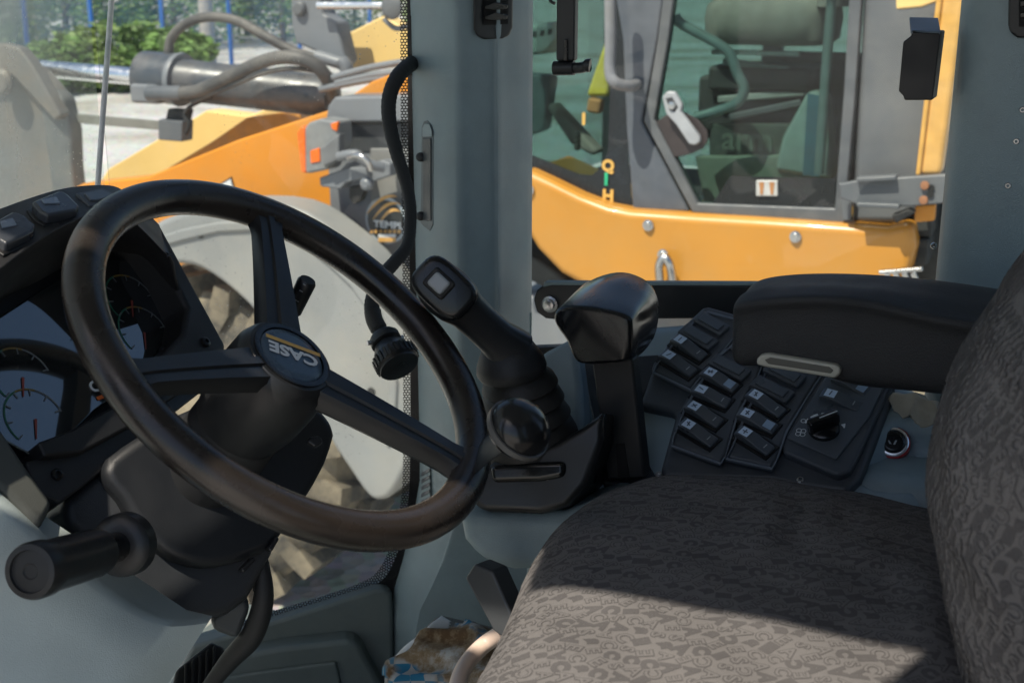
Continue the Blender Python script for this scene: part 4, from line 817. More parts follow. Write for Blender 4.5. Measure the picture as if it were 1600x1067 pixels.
# console top as one sheet with a real hollow round the socket
def kuv(u, v): q = on(u, v, KPL)-P1; return V((q.dot(kx), q.dot(kv)))
hollow = [kuv(*q) for q in crom([(1385, 652, 0), (1420, 640, 0), (1470, 652, 0), (1560, 680, 0), (1560, 735, 0), (1440, 752, 0), (1375, 752, 0), (1342, 738, 0), (1345, 715, 0)], 3, True) for q in [(q.x, q.y)]]
outl = [kuv(u, v) for u, v in [(842, 548), (880, 515), (905, 495), (960, 490), (1100, 478), (1300, 520), (1480, 610), (1560, 660), (1540, 760), (1452, 752), (1435, 790), (1410, 822), (1385, 840), (1200, 850), (1000, 850), (880, 850), (842, 700)]]
def sdist(p, poly):
    d = 1e9; ins = False; k = len(poly)
    for i in range(k):
        a, b = poly[i], poly[(i+1) % k]; ab = b-a; t = max(0, min(1, (p-a).dot(ab)/max(ab.length_squared, 1e-12))); d = min(d, (p-a-ab*t).length)
        if (a.y > p.y) != (b.y > p.y) and p.x < (b.x-a.x)*(p.y-a.y)/(b.y-a.y)+a.x: ins = not ins
    return -d if ins else d
xs = [q.x for q in outl]; ys = [q.y for q in outl]; NX, NY_ = 110, 64; vs = []; idx = {}; fs = []
for i in range(NX+1):
    for j in range(NY_+1):
        p = V((min(xs)+(max(xs)-min(xs))*i/NX, min(ys)+(max(ys)-min(ys))*j/NY_)); so_ = sdist(p, outl)
        if so_ > .012: continue
        hh = sdist(p, hollow); h = -.016-.030*max(0, min(1, -hh/.016))**1.2 if hh < 0 else -.016
        e = max(0, (so_+.025)/.037); h -= .03*e*e
        edge = max(0, (-.008-p.y)/.05); h -= .035*min(1, edge)**1.6
        idx[(i, j)] = len(vs); vs.append(P1+kx*p.x+kv*p.y+kn*h)
for i in range(NX):
    for j in range(NY_):
        q = [(i, j), (i+1, j), (i+1, j+1), (i, j+1)]
        if all(a in idx for a in q): fs.append(tuple(idx[a] for a in q))
top = mesh('console_top', vs, fs, GC, cs, ang=180)
so = top.modifiers.new('thick', 'SOLIDIFY'); so.thickness = .006; so.offset = -1 if top.data.polygons[0].normal.dot(kn) > 0 else 1
box('console_body', (-.30, 1.36, 1.86), (.50, .22, .50), GREY, cs, .03)
def kslab(name, px, m, th, out, parent=cs, bev=.002, sm=0, seg=2): return slab(name, px, KPL, th, m, parent, bev=bev, out=out, sm=sm, seg=seg)
kslab('switch_plinth', [(1092, 486), (1150, 490), (1400, 590), (1392, 620), (1345, 742), (1322, 764), (1235, 752), (1205, 745), (1035, 740), (1032, 725), (1050, 660), (1056, 640), (998, 628), (1015, 580), (1060, 520)], SWB, .02, -.004, bev=.006, seg=3)
bank = []
b1 = kslab('switch_bank', [(1099, 486), (1108, 484), (1150, 496), (1152, 535), (1118, 565), (1078, 612), (1018, 583), (1022, 572), (1060, 522)], SWB, .012, .006, bev=.004, seg=3)
b2 = kslab('switch_bank', [(1150, 520), (1196, 560), (1185, 592), (1155, 650), (1134, 716), (1126, 727), (1047, 698), (1050, 684), (1066, 640), (1088, 600), (1118, 560)], SWB, .012, .006, bev=.004, seg=3)
b3 = kslab('switch_bank', [(1205, 556), (1290, 578), (1262, 622), (1232, 675), (1214, 722), (1206, 735), (1132, 718), (1140, 704), (1160, 650), (1190, 592)], SWB, .012, .006, bev=.004, seg=3)
b4 = kslab('switch_bank', [(1296, 566), (1395, 598), (1372, 650), (1340, 720), (1328, 742), (1308, 748), (1224, 712), (1222, 698), (1240, 655), (1270, 606)], SWB, .012, .006, bev=.004, seg=3)
FRAME = mat('bank_edge', (.12, .14, .165), .38, bump=.1, bscale=900, dust=.25, dcol=(.16, .15, .13), dscale=14)
def bank_frame(px, bank_):
    c = (sum(p[0] for p in px)/len(px), sum(p[1] for p in px)/len(px)); inner = []
    for a, b in px:
        d = sqrt((a-c[0])**2+(b-c[1])**2); k = (d-5.5)/d; inner.append((c[0]+(a-c[0])*k, c[1]+(b-c[1])*k))
    px2 = []
    for a, b in px:
        d = sqrt((a-c[0])**2+(b-c[1])**2); k = (d-1.5)/d; px2.append((c[0]+(a-c[0])*k, c[1]+(b-c[1])*k))
    ringslab('bank_frame', px2, inner, (P1+kn*.0088, kn), .004, FRAME, bank_, .0012)
for px_, bk_ in (([(1099, 486), (1108, 484), (1150, 496), (1152, 535), (1118, 565), (1078, 612), (1018, 583), (1022, 572), (1060, 522)], b1), ([(1150, 520), (1196, 560), (1185, 592), (1155, 650), (1134, 716), (1126, 727), (1047, 698), (1050, 684), (1066, 640), (1088, 600), (1118, 560)], b2), ([(1205, 556), (1290, 578), (1262, 622), (1232, 675), (1214, 722), (1206, 735), (1132, 718), (1140, 704), (1160, 650), (1190, 592)], b3)): bank_frame(px_, bk_)
pt4 = kslab('fan_plate', [(1300, 582), (1386, 604), (1358, 660), (1307, 726), (1231, 693)], SWM, .004, .0095, b4, bev=.0012)
def rocker(L_, R_, parent, icon=1, wdt=.0142, blank=False):
    a = on(*L_, KPL); b = on(*R_, KPL); d = (b-a); ln = d.length; d.normalize(); s = kn.cross(d).normalized()
    if blank:
        c = (a+b)/2+kn*.0095
        o = box('blank_cover', c, (ln*1.03, wdt*1.3, .005), SWB, parent, .0015, ax=(d, s, kn)); box('blank_insert', c+kn*.003, (ln*.78, wdt*.8, .003), SWM, o, .0008, ax=(d, s, kn)); return o
    box('switch_bed', (a+b)/2+kn*.0068, (ln*1.08, wdt*1.55, .002), mat('bed_black', (.005, .005, .006), .5), parent, .0003, ax=(d, s, kn))
    prof = [(0, 0), (-.001, .007), (.003, .0095), (ln*.30, .0105), (ln*.48, .0090), (ln*.7, .0062), (ln*.93, .0052), (ln, .004), (ln, 0)]
    k = len(prof); A = [a+d*x+kn*(h+.006)+s*wdt/2 for x, h in prof]; B = [q-s*wdt for q in A]
    fs = [tuple(range(k)), tuple(range(2*k-1, k-1, -1))]+[(i, (i+1) % k, (i+1) % k+k, i+k) for i in range(k)]
    o = mesh('rocker_switch', A+B, fs, SWM, parent, bev=.0016, seg=2, ang=30)
    up = (kn*1+d*-.03).normalized()
    def plate(x0, x1, h, m=ICON, w_=.74):
        c0 = a+d*x0+kn*(h[0]+.0064); c1 = a+d*x1+kn*(h[1]+.0064); q = mesh('icon_plate', [c0+s*wdt*w_/2, c0-s*wdt*w_/2, c1-s*wdt*w_/2, c1+s*wdt*w_/2], [(0, 1, 2, 3)], m, o, smooth=False); return q
    p_ = plate(ln*.10, ln*.37, (.0100, .0106))
    cI = a+d*ln*.235+kn*(.0103+.0070)
    for r_ in range(icon):
        an = random.random()*3
        v1 = d*cos(an)+s*sin(an); v2 = s*cos(an)-d*sin(an)
        mesh('icon_mark', [cI+v1*x*.0032+v2*y*.0007 for x, y in [(-1, -1), (1, -1), (1, 1), (-1, 1)]], [(0, 1, 2, 3)], ICOND, o, smooth=False)
    if icon == 3: plate(ln*.70, ln*.93, (.0067, .0056), mat('icon_blue', (.28, .38, .50), .4))
    else: 
        cM = a+d*ln*.83+kn*(.0060+.0066); mesh('icon_mark', [cM+d*x*.0006+s*y*.003 for x, y in [(-1, -1), (1, -1), (1, 1), (-1, 1)]], [(0, 1, 2, 3)], LAMPG, o, smooth=False)
    return o
for L_, R_, b, ic, bl in [((1093, 504), (1133, 527), b1, 0, True), ((1069, 522), (1116, 549), b1, 0, True), ((1055, 539), (1101, 567), b1, 1, False), ((1037, 563), (1085, 592), b1, 1, False),
        ((1150, 548), (1196, 574), b2, 0, True), ((1115, 570), (1167, 597), b2, 0, True), ((1101, 591), (1151, 616), b2, 3, False), ((1086, 618), (1140, 640), b2, 1, False), ((1076, 643), (1127, 671), b2, 2, False), ((1067, 671), (1118, 701), b2, 2, False),
        ((1200, 581), (1253, 607), b3, 0, True), ((1180, 604), (1235, 631), b3, 0, True), ((1171, 625), (1224, 655), b3, 2, False), ((1157, 655), (1213, 680), b3, 3, False), ((1155, 683), (1206, 714), b3, 2, False),
        ((1304, 599), (1357, 622), b4, 3, False), ((1285, 626), (1345, 645), b4, 1, False)]:
    rocker(L_, R_, b, ic, blank=bl)
# fan knob and its printing
kc_ = on(1288, 680, KPL)+kn*.010
kd1 = (on(1302, 655, KPL)-on(1268, 668, KPL)).normalized(); kd2 = kn.cross(kd1)
fk = lathe('fan_knob', kc_, kn, [(0, .0165), (.004, .016), (.006, .0135), (.007, .0)], BLACKG, b4, 30)
box('knob_bar', kc_+kn*.012, (.034, .011, .016), BLACKG, fk, .003, ax=(kd1, kd2, kn))
box('knob_pointer', kc_+kn*.0203+kd1*.006, (.020, .0012, .0006), WHITEP, fk, 0, ax=(kd1, kd2, kn))
PR = .0105
for a0, a1, w0, w1 in [(168, 150, .001, .004), (142, 118, .003, .0035), (108, 84, .0035, .0035), (30, 14, .005, .001)]:
    vs = []; r = .0205
    for i in range(5):
        t = i/4; a = radians(a0+(a1-a0)*t); e = (w0+(w1-w0)*t)/2; dd = kx*cos(a)+kv*sin(a)
        vs += [kc_+dd*(r-e)+kn*.0003, kc_+dd*(r+e)+kn*.0003]
    mesh('fan_scale_mark', vs, [(2*i, 2*i+2, 2*i+3, 2*i+1) for i in range(4)], WHITEP, pt4, smooth=False)
def ringmark(name, c, r, wdt, parent, m=WHITEP, n=18):
    vs = []
    for i in range(n): dd = kx*cos(2*pi*i/n)+kv*sin(2*pi*i/n); vs += [c+dd*r, c+dd*(r-wdt)]
    return mesh(name, vs, [(2*i, (2*i+2) % (2*n), (2*i+3) % (2*n), 2*i+1) for i in range(n)], m, parent, smooth=False)
ringmark('fan_off_mark', on(1256, 667, KPL)+kn*.0100, .0028, .0008, pt4)
fc = on(1252, 685, KPL)+kn*.0100
for k in range(4): ringmark('fan_symbol_blade', fc+(kx*cos(.8+k*pi/2)+kv*sin(.8+k*pi/2))*.0033, .0029, .0007, pt4)
# lighter socket in the hollow
lc = on(1396, 694, (P1-kn*.036, kn))
la = (kn*.6+(CAM-lc).normalized()).normalized(); lc = lc+la*.006
ls = lathe('lighter_socket', lc, la, [(-.012, .0172), (.0015, .0172), (.002, .0165), (.002, .0125)], REDP, cs, 32)
lathe('socket_ring', lc, la, [(.0, .0158), (.0045, .0158), (.0055, .0145), (.0055, .0128), (.004, .0125)], CHROME, ls, 32)
lathe('lighter_button', lc, la, [(.0, .0128), (.006, .0126), (.0075, .011), (.008, .009), (.0076, .0085), (.0076, 0)], BLACKG, ls, 32)
mesh('lighter_symbol', [lc+la*.0080+kx*x+kv*y for x, y in [(.0005, -.0045), (.0025, -.0045), (.004, .0035), (.002, .0035)]], [(0, 1, 2, 3)], LAMPG, ls, smooth=False)
mesh('lighter_symbol', [lc+la*.0080+kx*x+kv*y for x, y in [(-.0035, -.0045), (-.001, -.0045), (-.0045, .0005), (-.0055, 0)]], [(0, 1, 2, 3)], LAMPG, ls, smooth=False)
for u, v, o_ in [(1250, 745, -.006), (1027, 730, -.013)]: screw(on(u, v, KPL)+kn*o_, kn, .0045, cs)
kslab('trim_clip', [(1383, 795), (1402, 790), (1408, 800), (1390, 806)], BLACK, .008, -.02)
# lever slot trim
kslab('lever_gate', [(905, 560), (990, 548), (1032, 545), (1018, 585), (998, 625), (996, 690), (1025, 738), (1005, 750), (940, 748), (925, 650)], mat('gate_black', (.012, .013, .015), .55, bump=.15), .015, -.008, bev=.003)

# T-handled lever --------------------------------------------------------
tl = empty('shift_lever', on(970, 745, KPL), 'black lever with broad slanted T grip rising before the side window', 'lever')
prism('lever_stem', [P(923, 560, y=1.20), P(988, 560, y=1.20), P(1008, 748, y=1.20), P(948, 750, y=1.20)], V((0, .022, 0)), BLACKM, tl, .004)
prism('stem_slot', [P(962, 694, y=1.1985), P(975, 693, y=1.1985), P(983, 746, y=1.1985), P(966, 748, y=1.1985)], V((0, .002, 0)), mat('slot_black', (.004, .004, .005), .7), tl, 0)
nearp = [(864, 497), (868, 486), (884, 480), (920, 481), (958, 487), (983, 497), (987, 515), (986, 556), (975, 566), (945, 568), (912, 569), (897, 562), (884, 532), (870, 512)]
farp = [(905, 478), (912, 446), (926, 434), (955, 422), (985, 422), (1015, 436), (1030, 458), (1034, 485), (1026, 525), (1002, 556), (985, 560), (950, 545), (925, 520), (910, 500)]
rg = []
for t, ins in [(0, .90), (.02, .97), (.06, 1.0), (.3, 1.0), (.6, 1.01), (.9, 1.0), (.97, .95), (1.0, .86)]:
    cxa = sum(a[0]*(1-t)+b[0]*t for a, b in zip(nearp, farp))/14; cya = sum(a[1]*(1-t)+b[1]*t for a, b in zip(nearp, farp))/14
    ring = []
    for a, b in zip(nearp, farp):
        u, v = a[0]*(1-t)+b[0]*t, a[1]*(1-t)+b[1]*t; ring.append(P(cxa+(u-cxa)*ins, cya+(v-cya)*ins, y=1.155+.115*t))
    rg.append([V(q) for q in crom(ring, 3, True)])
loft('lever_grip', rg, BLACKG, tl, ang=40)

# joystick with boot ------------------------------------------------------
js = empty('loader_joystick', P(830, 780, d=1.33), 'black joystick with square grey button leaning over its rubber boot', 'joystick')
j0 = P(694, 452, d=1.255); j1 = P(800, 550, d=1.30)
jd = (j1-j0).normalized(); js_ = jd.cross(_f).normalized(); jf = js_.cross(jd).normalized()
if jf.dot(_f) > 0: jf = -jf
jr = []
for t, ra, rb in [(-.20, .012, .010), (-.18, .020, .016), (-.10, .024, .018), (.05, .026, .020), (.18, .0245, .020), (.3, .0205, .0185), (.5, .0195, .018), (.75, .0200, .0185), (.9, .024, .022), (1.0, .026, .024)]:
    jr.append(sellipse(j0+(j1-j0)*t, js_, jf, ra, rb, 2.8, 28))
loft('grip', jr, BLACK, js, ang=60)
bn = (jf*.9-jd*.45).normalized(); bb = P(686, 443, d=1.222)
fx = (jd-bn*jd.dot(bn)).normalized(); fy = bn.cross(fx)
loft('grip_face', [sellipse(bb-bn*h+fx*.006, fx, fy, a, b, 3.4, 28) for h, a, b in [(.016, .032, .0225), (.006, .032, .0225), (.002, .029, .0205), (.001, .025, .017)]], BLACKG, js)
box('button_bed', bb-bn*.0005, (.026, .022, .006), RUBBER, js, .003, ax=(fx, fy, bn)); box('thumb_button', bb+bn*.004, (.018, .0155, .009), LAMPG, js, .003, ax=(fx, fy, bn), seg=3)
sk0 = P(797, 556, d=1.30)
bx = P(845, 665, d=1.345)-sk0
skd = (V((0, 0, -1))*.75+bx.normalized()*.6).normalized()
def boot(c, axis, prof, m, nm): return lathe(nm, c, axis, prof, m, js, 40, 50)
boot(P(793, 540, d=1.30), skd, [(-.004, .015), (.0, .026), (.010, .031), (.018, .035), (.026, .0365), (.031, .034), (.032, .026)], BLACKM, 'skirt')
boot(P(808, 578, d=1.315), skd, [(-.01, .03), (.004, .030), (.010, .037), (.018, .040), (.022, .036), (.026, .040), (.036, .044), (.040, .039), (.044, .043), (.054, .048), (.058, .043), (.062, .047), (.075, .052), (.10, .054)], RUBBER, 'bellows')
jb = PLN(P(820, 740, d=1.30), (.15, -.9, .35))
slab('base_block', [(742, 742), (770, 720), (812, 712), (870, 690), (908, 668), (945, 640), (942, 690), (915, 760), (885, 792), (845, 803), (755, 800), (735, 785)], jb, .14, BLACK, js, bev=.012, seg=4)
slab('base_lid', [(766, 728), (830, 722), (885, 720), (884, 745), (845, 752), (770, 754)], jb, .02, BLACKG, js, bev=.006, seg=3, out=.006)
screw(P(900, 692, d=1.30), (.15, -.9, .35), .006, js, BLACKG)
slab('grey_pod', [(712, 795), (745, 800), (880, 800), (960, 770), (1000, 800), (980, 880), (880, 890), (800, 893), (750, 878), (722, 845)], PLN(P(820, 830, d=1.31), (.15, -.95, .2)), .16, GREY, cs, bev=.02, seg=4)
slab('side_cover', [(842, 550), (900, 520), (910, 600), (915, 700), (850, 740), (830, 640)], PLN(P(870, 620, d=1.40), (.1, -.8, .6)), .05, GC, cs, bev=.01)

# ================================================================== operator seat
seat = empty('operator_chair', (-.17, .9, CZ), 'dark fabric operator seat printed with letters, front corner in sun', 'seat')
so_pts = [(-.350, .60), (-.366, .70), (-.376, .78), (-.392, .86), (-.412, .95), (-.418, 1.03), (-.408, 1.10), (-.378, 1.16), (-.31, 1.20), (-.22, 1.213), (-.12, 1.205), (-.02, 1.17), (.06, 1.08), (.08, .95), (.08, .75), (.04, .63), (-.06, .57), (-.2, .55), (-.29, .56)]
SO = [V((q.x, q.y)) for q in crom([(a, b, 0) for a, b in so_pts], 10, True)]; SC = V((-.17, .90)); ZT = 2.145
def srad(p):
    d = p-SC; L_ = d.length
    if L_ < 1e-6: return 0.
    a = atan2(d.y, d.x); best = None
    for i in range(len(SO)):
        q0, q1 = SO[i]-SC, SO[(i+1) % len(SO)]-SC; e = q1-q0; den = d.x*e.y-d.y*e.x
        if abs(den) < 1e-12: continue
        t = (q0.x*e.y-q0.y*e.x)/den; s = (q0.x*d.y-q0.y*d.x)/den
        if t > 0 and -1e-6 <= s <= 1+1e-6: best = t; break
    return 1/best if best else 1.
def wr(p, a, b, w_, amp):
    a, b = V(a), V(b); ab = b-a; t = (p-a).dot(ab)/ab.length_squared; tt = max(0, min(1, t)); dd = (p-a-ab*tt); n_ = V((-ab.y, ab.x)).normalized(); s = dd.dot(n_) if 0 < t < 1 else dd.length
    return amp*math.exp(-(s/w_)**2)*math.sin(pi*max(.05, min(.95, t)))
WR = [((-.235, 1.15), (-.20, .92), .020, .0055), ((-.185, 1.14), (-.15, .93), .019, .0055), ((-.14, 1.12), (-.12, .94), .018, .0045), ((-.10, 1.06), (-.04, .78), .022, .0045), ((-.06, 1.0), (-.01, .76), .020, -.005)]
def sz(p, r):
    r = min(r, 1.)
    z = ZT-.012*r*r-.085*(1-(1-r**9)**.5)
    z += .006*math.exp(-((p.y-.9)/.2)**2)
    if r < .97:
        for w_ in WR: z += wr(p, *w_)
        z += .0012*sin(p.x*60+p.y*25)*sin(p.y*48-p.x*12)
    return z
vs = []; fs = []; RR = [0, .04]+[.04+.0205*k for k in range(1, 41)]+[.88, .91, .935, .955, .97, .98, .988, .994, .998, 1.0]; nS = len(SO)
for r in RR:
    for q in SO: p = SC+(q-SC)*r; vs.append(V((p.x, p.y, sz(p, r))))
for q in SO: p = SC+(q-SC)*1.0; vs.append(V((p.x, p.y, ZT-.15)))
for q in SO: p = SC+(q-SC)*.93; vs.append(V((p.x, p.y, ZT-.165)))
for i in range(len(RR)+1):
    for j in range(nS): fs.append((i*nS+j, i*nS+(j+1) % nS, (i+1)*nS+(j+1) % nS, (i+1)*nS+j))
cush = mesh('cushion', vs, fs, FAB, seat, ang=180)
# the printed letters of the cover, laid on the cloth
def cloth_print(name, cells, mapf, parent, m, lift, off_set):
    V_, F_ = [], []
    for (cx, cy_, ch, rot, sc) in cells:
        gv, gf = glyph(ch, off_set, 2); i0 = len(V_); ok = True; buf = []
        for g in gv:
            x = cx+(g.x*cos(rot)-g.y*sin(rot))*sc; y = cy_+(g.x*sin(rot)+g.y*cos(rot))*sc; q = mapf(x, y, lift)
            if q is None: ok = False; break
            buf.append(q)
        if not ok: continue
        V_ += buf; F_ += [tuple(i0+k for k in f) for f in gf]
    me = bpy.data.meshes.new(name); me.from_pydata(V_, [], F_); o = link(name, me, m, parent); o['kind'] = 'stuff'; return o
def map_c(x, y, lift):
    p = V((x, y)); r = srad(p)
    if r > .985: return None
    return V((x, y, sz(p, r)+lift))
cells = []; pit = .0152; random.seed(3); ROT0 = radians(-62)
for i in range(-2, 36):
    for j in range(-2, 58):
        x = -.43+i*pit*.93+(j % 2)*pit*.46; y = .56+j*pit*.80
        if x > .02 or y > 1.22: continue
        cells.append((x+random.gauss(0, .0004), y+random.gauss(0, .0004), 'CASE'[(i*3+j*2+(i*j) % 3) % 4], ROT0+random.choice([0, 0, .5, -.4, pi])+random.gauss(0, .12), pit*random.choice([.9, .98, 1.06])))
def is_fill(k): return (k*7+k//5) % 5 < 2
cloth_print('letter_print', [c for k, c in enumerate(cells) if is_fill(k)], map_c, cush, FABD, .0002, .10)
cloth_print('letter_print', [c for k, c in enumerate(cells) if not is_fill(k)], map_c, cush, FABD, .0002, .075)
cloth_print('letter_print', [c for k, c in enumerate(cells) if not is_fill(k)], map_c, cush, FAB, .00038, .012)
# backrest
zf = [(2.02, .03), (2.105, -.004), (2.18, -.044), (2.23, -.062), (2.28, -.072), (2.33, -.067), (2.383, -.047), (2.415, -.028), (2.47, .004), (2.55, .03), (2.65, .055), (2.75, .075)]
def xf(z):
    for (a, b), (c, d) in zip(zf, zf[1:]):
        if z <= c: t = (z-a)/(c-a); t = t*t*(3-2*t)*.35+t*.65; return b+(d-b)*t
    return zf[-1][1]
BY = .92
def bpt(ph, z, out=0.):
    hw = .235*(1-.10*max(0, (z-2.4)/.35)); a = .085; c = V((xf(z)+a, BY, z)); ct, st_ = cos(ph), sin(ph); e = 2.5
    x = -math.copysign(abs(ct)**(2/e), ct); y = -math.copysign(abs(st_)**(2/e), st_)
    wv = .0035*sin(z*55+ph*3)*sin(ph*5+z*14)
    return c+V((x*(a+out+wv), y*(hw+out+wv), 0))
nb = 64; rg = []
for k in range(61):
    z = 2.03+.72*k/60; e = 1 if k < 56 else sqrt(max(0.02, 1-((k-55)/5.2)**2)); q = [bpt(2*pi*j/nb, z) for j in range(nb)]
    if e < 1: c = sum(q, V())/nb; q = [c+(x-c)*e for x in q]
    rg.append(q)
back = loft('backrest', rg, FAB, seat, ang=180)
def map_b(s, z, lift):
    if not 2.04 < z < 2.66: return None
    return bpt(s, z, lift+.0003)
cells = []
PB = .0125
for i in range(0, 38):
    for j in range(0, 58):
        cells.append((i, j))
def cloth_b(name, sel, m, lift, off_set):
    V_, F_ = [], []
    for k, (i, j) in enumerate(cells):
        if is_fill(k) != sel: continue
        # walk by arc length round the section
        z = 2.05+j*PB*.82; s0_ = -.10+i*PB*.93+(j % 2)*PB*.46; ch = 'CASE'[(i*3+j*2+(i*j) % 3) % 4]; rot = -.2+[0, .5, -.4, pi, 0][(i*5+j*3) % 5]
        gv, gf = glyph(ch, off_set, 2); i0 = len(V_); ok = True; buf = []
        for g in gv:
            x = s0_+(g.x*cos(rot)-g.y*sin(rot))*PB*1.02; y = z+(g.x*sin(rot)+g.y*cos(rot))*PB*1.02; q = arcb(x, y, lift)
            if q is None: ok = False; break
            buf.append(q)
        if ok: V_ += buf; F_ += [tuple(i0+k2 for k2 in f) for f in gf]
    me = bpy.data.meshes.new(name); me.from_pydata(V_, [], F_); o = link(name, me, m, back); o['kind'] = 'stuff'; return o
_tab = []
_s = 0; _p = bpt(-.9, 2.25)
for k in range(601):
    ph = -.9+3.3*k/600; q = bpt(ph, 2.25); _s += (q-_p).length; _p = q; _tab.append((_s, ph))
_s0 = [s for s, ph in _tab if ph <= 0][-1]
def arcb(s, z, lift):
    if not 2.04 < z < 2.66: return None
    s += _s0
    lo, hi = 0, 600
    if s < 0 or s > _tab[-1][0]: return None
    while hi-lo > 1:
        mid = (lo+hi)//2
        if _tab[mid][0] < s: lo = mid
        else: hi = mid
    a, b = _tab[lo], _tab[hi]; t = (s-a[0])/max(1e-9, b[0]-a[0]); return bpt(a[1]+(b[1]-a[1])*t, z, lift+.0004)
cloth_b('letter_print', True, FABD, .0000, .10); cloth_b('letter_print', False, FABD, .0000, .075); cloth_b('letter_print', False, FAB, .0002, .01)
# seat base
box('suspension_base', (-.13, .9, 1.76), (.36, .40, .30), BLACKM, seat, .02)
slab('seat_bracket', [(726, 903), (741, 880), (770, 892), (800, 960), (790, 1000), (770, 985)], PLN(P(760, 930, d=1.24), (-.1, -.95, .2)), .03, mat('bracket_dark', (.05, .055, .06), .4), seat, bev=.003)
# armrest lofted along its length
arm_st = [(1136, 500, 555, 468), (1141, 484, 570, 444), (1158, 477, 577, 434), (1200, 471, 572, 428), (1260, 467, 578, 426), (1330, 469, 606, 428), (1400, 484, 612, 433), (1450, 497, 617, 439), (1500, 506, 622, 445), (1560, 514, 628, 455), (1640, 524, 635, 466)]
arg = []
for i, (u, vc, vb, vt) in enumerate(arm_st):
    A = P(u, vc, y=1.150); Bq = P(u, vb, y=1.155); T = P(u, vt, y=1.225); xx = A.x
    zt = P(u, vt, y=1.215).z; zc = A.z; zb = Bq.z
    e = .45 if i == 0 else (.85 if i == 1 else 1)
    ring = []
    for y, z in [(1.156, zb), (1.150, zb+.012), (1.151, zc-.016), (1.149, zc-.007), (1.1455, zc-.002), (1.147, zc+.004), (1.156, zc+.006), (1.172, (zc+zt)/2+.004), (1.190, zt-.004), (1.215, zt), (1.24, zt-.003), (1.258, zt-.016), (1.262, zc-.01), (1.258, zb+.006), (1.245, zb-.002), (1.18, zb-.004)]:
        ring.append(V((xx, 1.205+(y-1.205)*e, (zb+zc)/2+(z-(zb+zc)/2)*(.8 if i == 0 else 1))))
    arg.append(ring)
ar = loft('armrest', arg, mat('armrest_vinyl', (.019, .021, .0235), .55, bump=.55, bscale=900, dust=.06, dcol=(.13, .12, .10), var=.1), seat, sub=2, ang=60)
box('armrest_hinge', (.02, 1.20, 2.20), (.14, .05, .22), BLACK, seat, .015)
hl = slab('release_handle', [(1182, 562), (1188, 555), (1200, 553), (1306, 570), (1314, 576), (1313, 585), (1304, 592), (1195, 574), (1181, 570)], YP(1.145), .028, CREAM, seat, bev=.0035, seg=3)
slab('finger_groove', [(1194, 562), (1204, 558), (1296, 573), (1303, 579), (1298, 584), (1200, 569)], YP(1.1445), .003, mat('groove_dark', (.10, .10, .085), .6), hl, bev=.001)

# small loose things -------------------------------------------------------
def cloth_lump(name, px, pl, th, m, label, cat, amp=.008, seed=1, res=26):
    """crumpled cloth: a sheet with folds, closed by solidify"""
    rnd = random.Random(seed); poly = [on(u, v, pl) for u, v in px]; n = pl[1]; a, b, _ = basis(n)
    c = sum(poly, V())/len(poly); p2 = [V(((q-c).dot(a), (q-c).dot(b))) for q in poly]
    xs = [q.x for q in p2]; ys = [q.y for q in p2]; idx = {}; vs = []; fs = []
    ph = [(rnd.uniform(0, 6), rnd.uniform(60, 160), rnd.uniform(0, 6.28)) for _ in range(7)]
    for i in range(res+1):
        for j in range(res+1):
            p = V((min(xs)+(max(xs)-min(xs))*i/res, min(ys)+(max(ys)-min(ys))*j/res)); d = sdist(p, p2)
            if d > .004: continue
            h = sum(amp*.45*sin((p.x*cos(r)+p.y*sin(r))*f+q) for q, f, r in ph)
            h = amp*.8-abs(h)-max(0, d+.012)*1.2
            idx[(i, j)] = len(vs); vs.append(c+a*p.x+b*p.y+n*h)
    for i in range(res):
        for j in range(res):
            q = [(i, j), (i+1, j), (i+1, j+1), (i, j+1)]
            if all(k in idx for k in q): fs.append(tuple(idx[k] for k in q))
    o = mesh(name, vs, fs, m, None, ang=180); s = o.modifiers.new('thick', 'SOLIDIFY'); s.thickness = th
    return tag(o, label, cat)
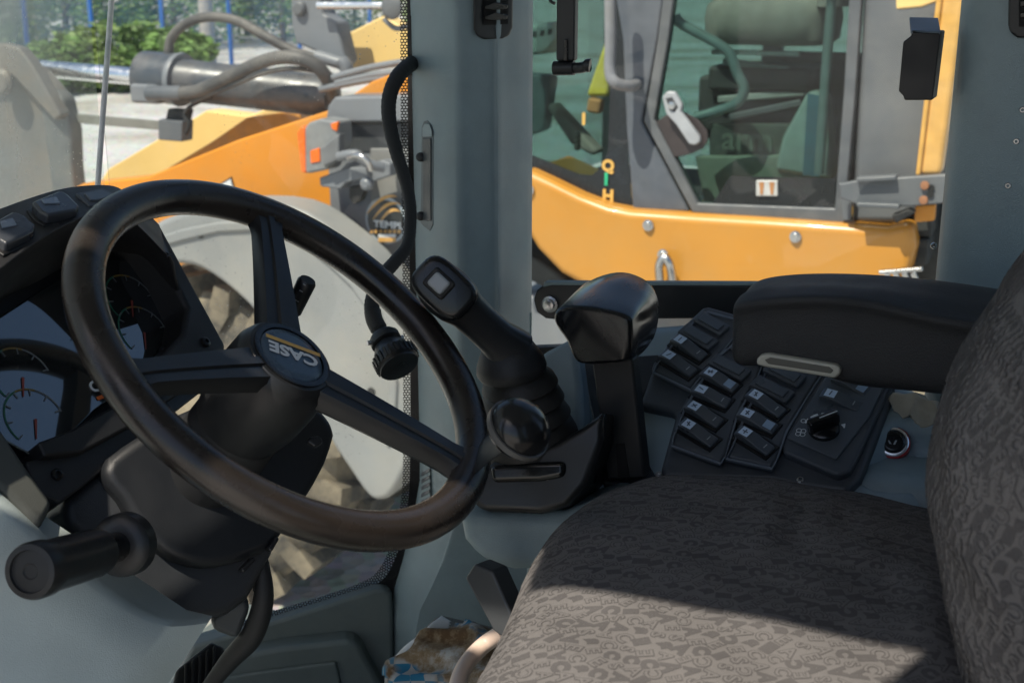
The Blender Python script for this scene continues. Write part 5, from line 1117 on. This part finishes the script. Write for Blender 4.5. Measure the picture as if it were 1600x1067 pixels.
def ragmat():
    m = bpy.data.materials.new('stained_rag'); m.use_nodes = True; t = m.node_tree; b = t.nodes['Principled BSDF']; L = t.links.new; tc = nd(t, 'ShaderNodeTexCoord')
    ch = nd(t, 'ShaderNodeTexChecker'); ch.inputs['Scale'].default_value = 62; ch.inputs[1].default_value = (.02, .16, .28, 1); ch.inputs[2].default_value = (.36, .36, .35, 1)
    mp = nd(t, 'ShaderNodeMapping'); mp.inputs['Rotation'].default_value = (.3, .2, .4); L(tc.outputs['Object'], mp.inputs[0]); L(mp.outputs[0], ch.inputs[0])
    n = nd(t, 'ShaderNodeTexNoise'); n.inputs['Scale'].default_value = 26; n.inputs['Detail'].default_value = 8; n.inputs['Roughness'].default_value = .7; L(tc.outputs['Object'], n.inputs['Vector'])
    c = nd(t, 'ShaderNodeValToRGB'); e = c.color_ramp.elements; e[0].position = .40; e[0].color = (.11, .06, .025, 1); e[1].position = .62; e[1].color = (.42, .40, .37, 1); x = e.new(.5); x.color = (.24, .17, .10, 1); L(n.outputs['Fac'], c.inputs[0])
    n2 = nd(t, 'ShaderNodeTexNoise'); n2.inputs['Scale'].default_value = 13; n2.inputs['Detail'].default_value = 4; L(tc.outputs['Object'], n2.inputs['Vector'])
    r = nd(t, 'ShaderNodeMapRange'); r.inputs[1].default_value = .5; r.inputs[2].default_value = .56; L(n2.outputs['Fac'], r.inputs[0])
    mx = nd(t, 'ShaderNodeMix', data_type='RGBA'); L(r.outputs[0], mx.inputs[0]); L(c.outputs[0], mx.inputs[6]); L(ch.outputs[0], mx.inputs[7]); L(mx.outputs[2], b.inputs['Base Color'])
    b.inputs['Roughness'].default_value = .9; return m
RPL = PLN(P(680, 1010, z=1.84), (-.15, -.5, .85))
cloth_lump('stained_rag', [(596, 1110), (592, 1040), (600, 1020), (640, 1000), (655, 972), (690, 962), (730, 962), (762, 968), (770, 1000), (800, 1110)], RPL, .004, ragmat(), 'brown-stained checked rag lying on the floor tray before the seat', 'rag', .010, 4)
cloth_lump('paper_sheet', [(596, 1024), (628, 998), (652, 978), (684, 952), (694, 960), (680, 990), (640, 1025), (604, 1034)], PLN(P(650, 1000, z=1.838), (-.15, -.5, .85)), .0006, PAPER, 'white paper edge sticking out behind the stained rag', 'paper', .003, 9)
box('rag_box', P(700, 1085, z=1.74), (.10, .14, .14), mat('box_grey', (.12, .12, .11), .8), None, .01)
tag(bpy.data.objects['rag_box'], 'dark box under the stained rag, low in front of the seat', 'box')
tag(tube('cream_pipe', [P(790, 985, z=1.97), P(760, 1004, z=1.955), P(738, 1025, z=1.95), P(724, 1045, z=1.95), P(714, 1075, z=1.95), P(710, 1120, z=1.94)], .0085, PINK, None, 14), 'cream bent pipe at the front edge of the seat cushion', 'pipe')
cloth_lump('cotton_rag', [(1388, 610), (1420, 604), (1475, 622), (1472, 648), (1440, 640), (1410, 630)], (P1+kn*.004, kn), .003, ROPE, 'crumpled cream cotton rag tucked behind the armrest', 'rag', .012, 5, 34)
tag(tube('blue_tie', [on(1336, 594, (P1+kn*.004, kn)), on(1350, 600, (P1+kn*.006, kn)), on(1362, 602, (P1+kn*.004, kn))], .0018, BLUEPL, None, 8), 'small blue plastic tie under the armrest', 'tie')
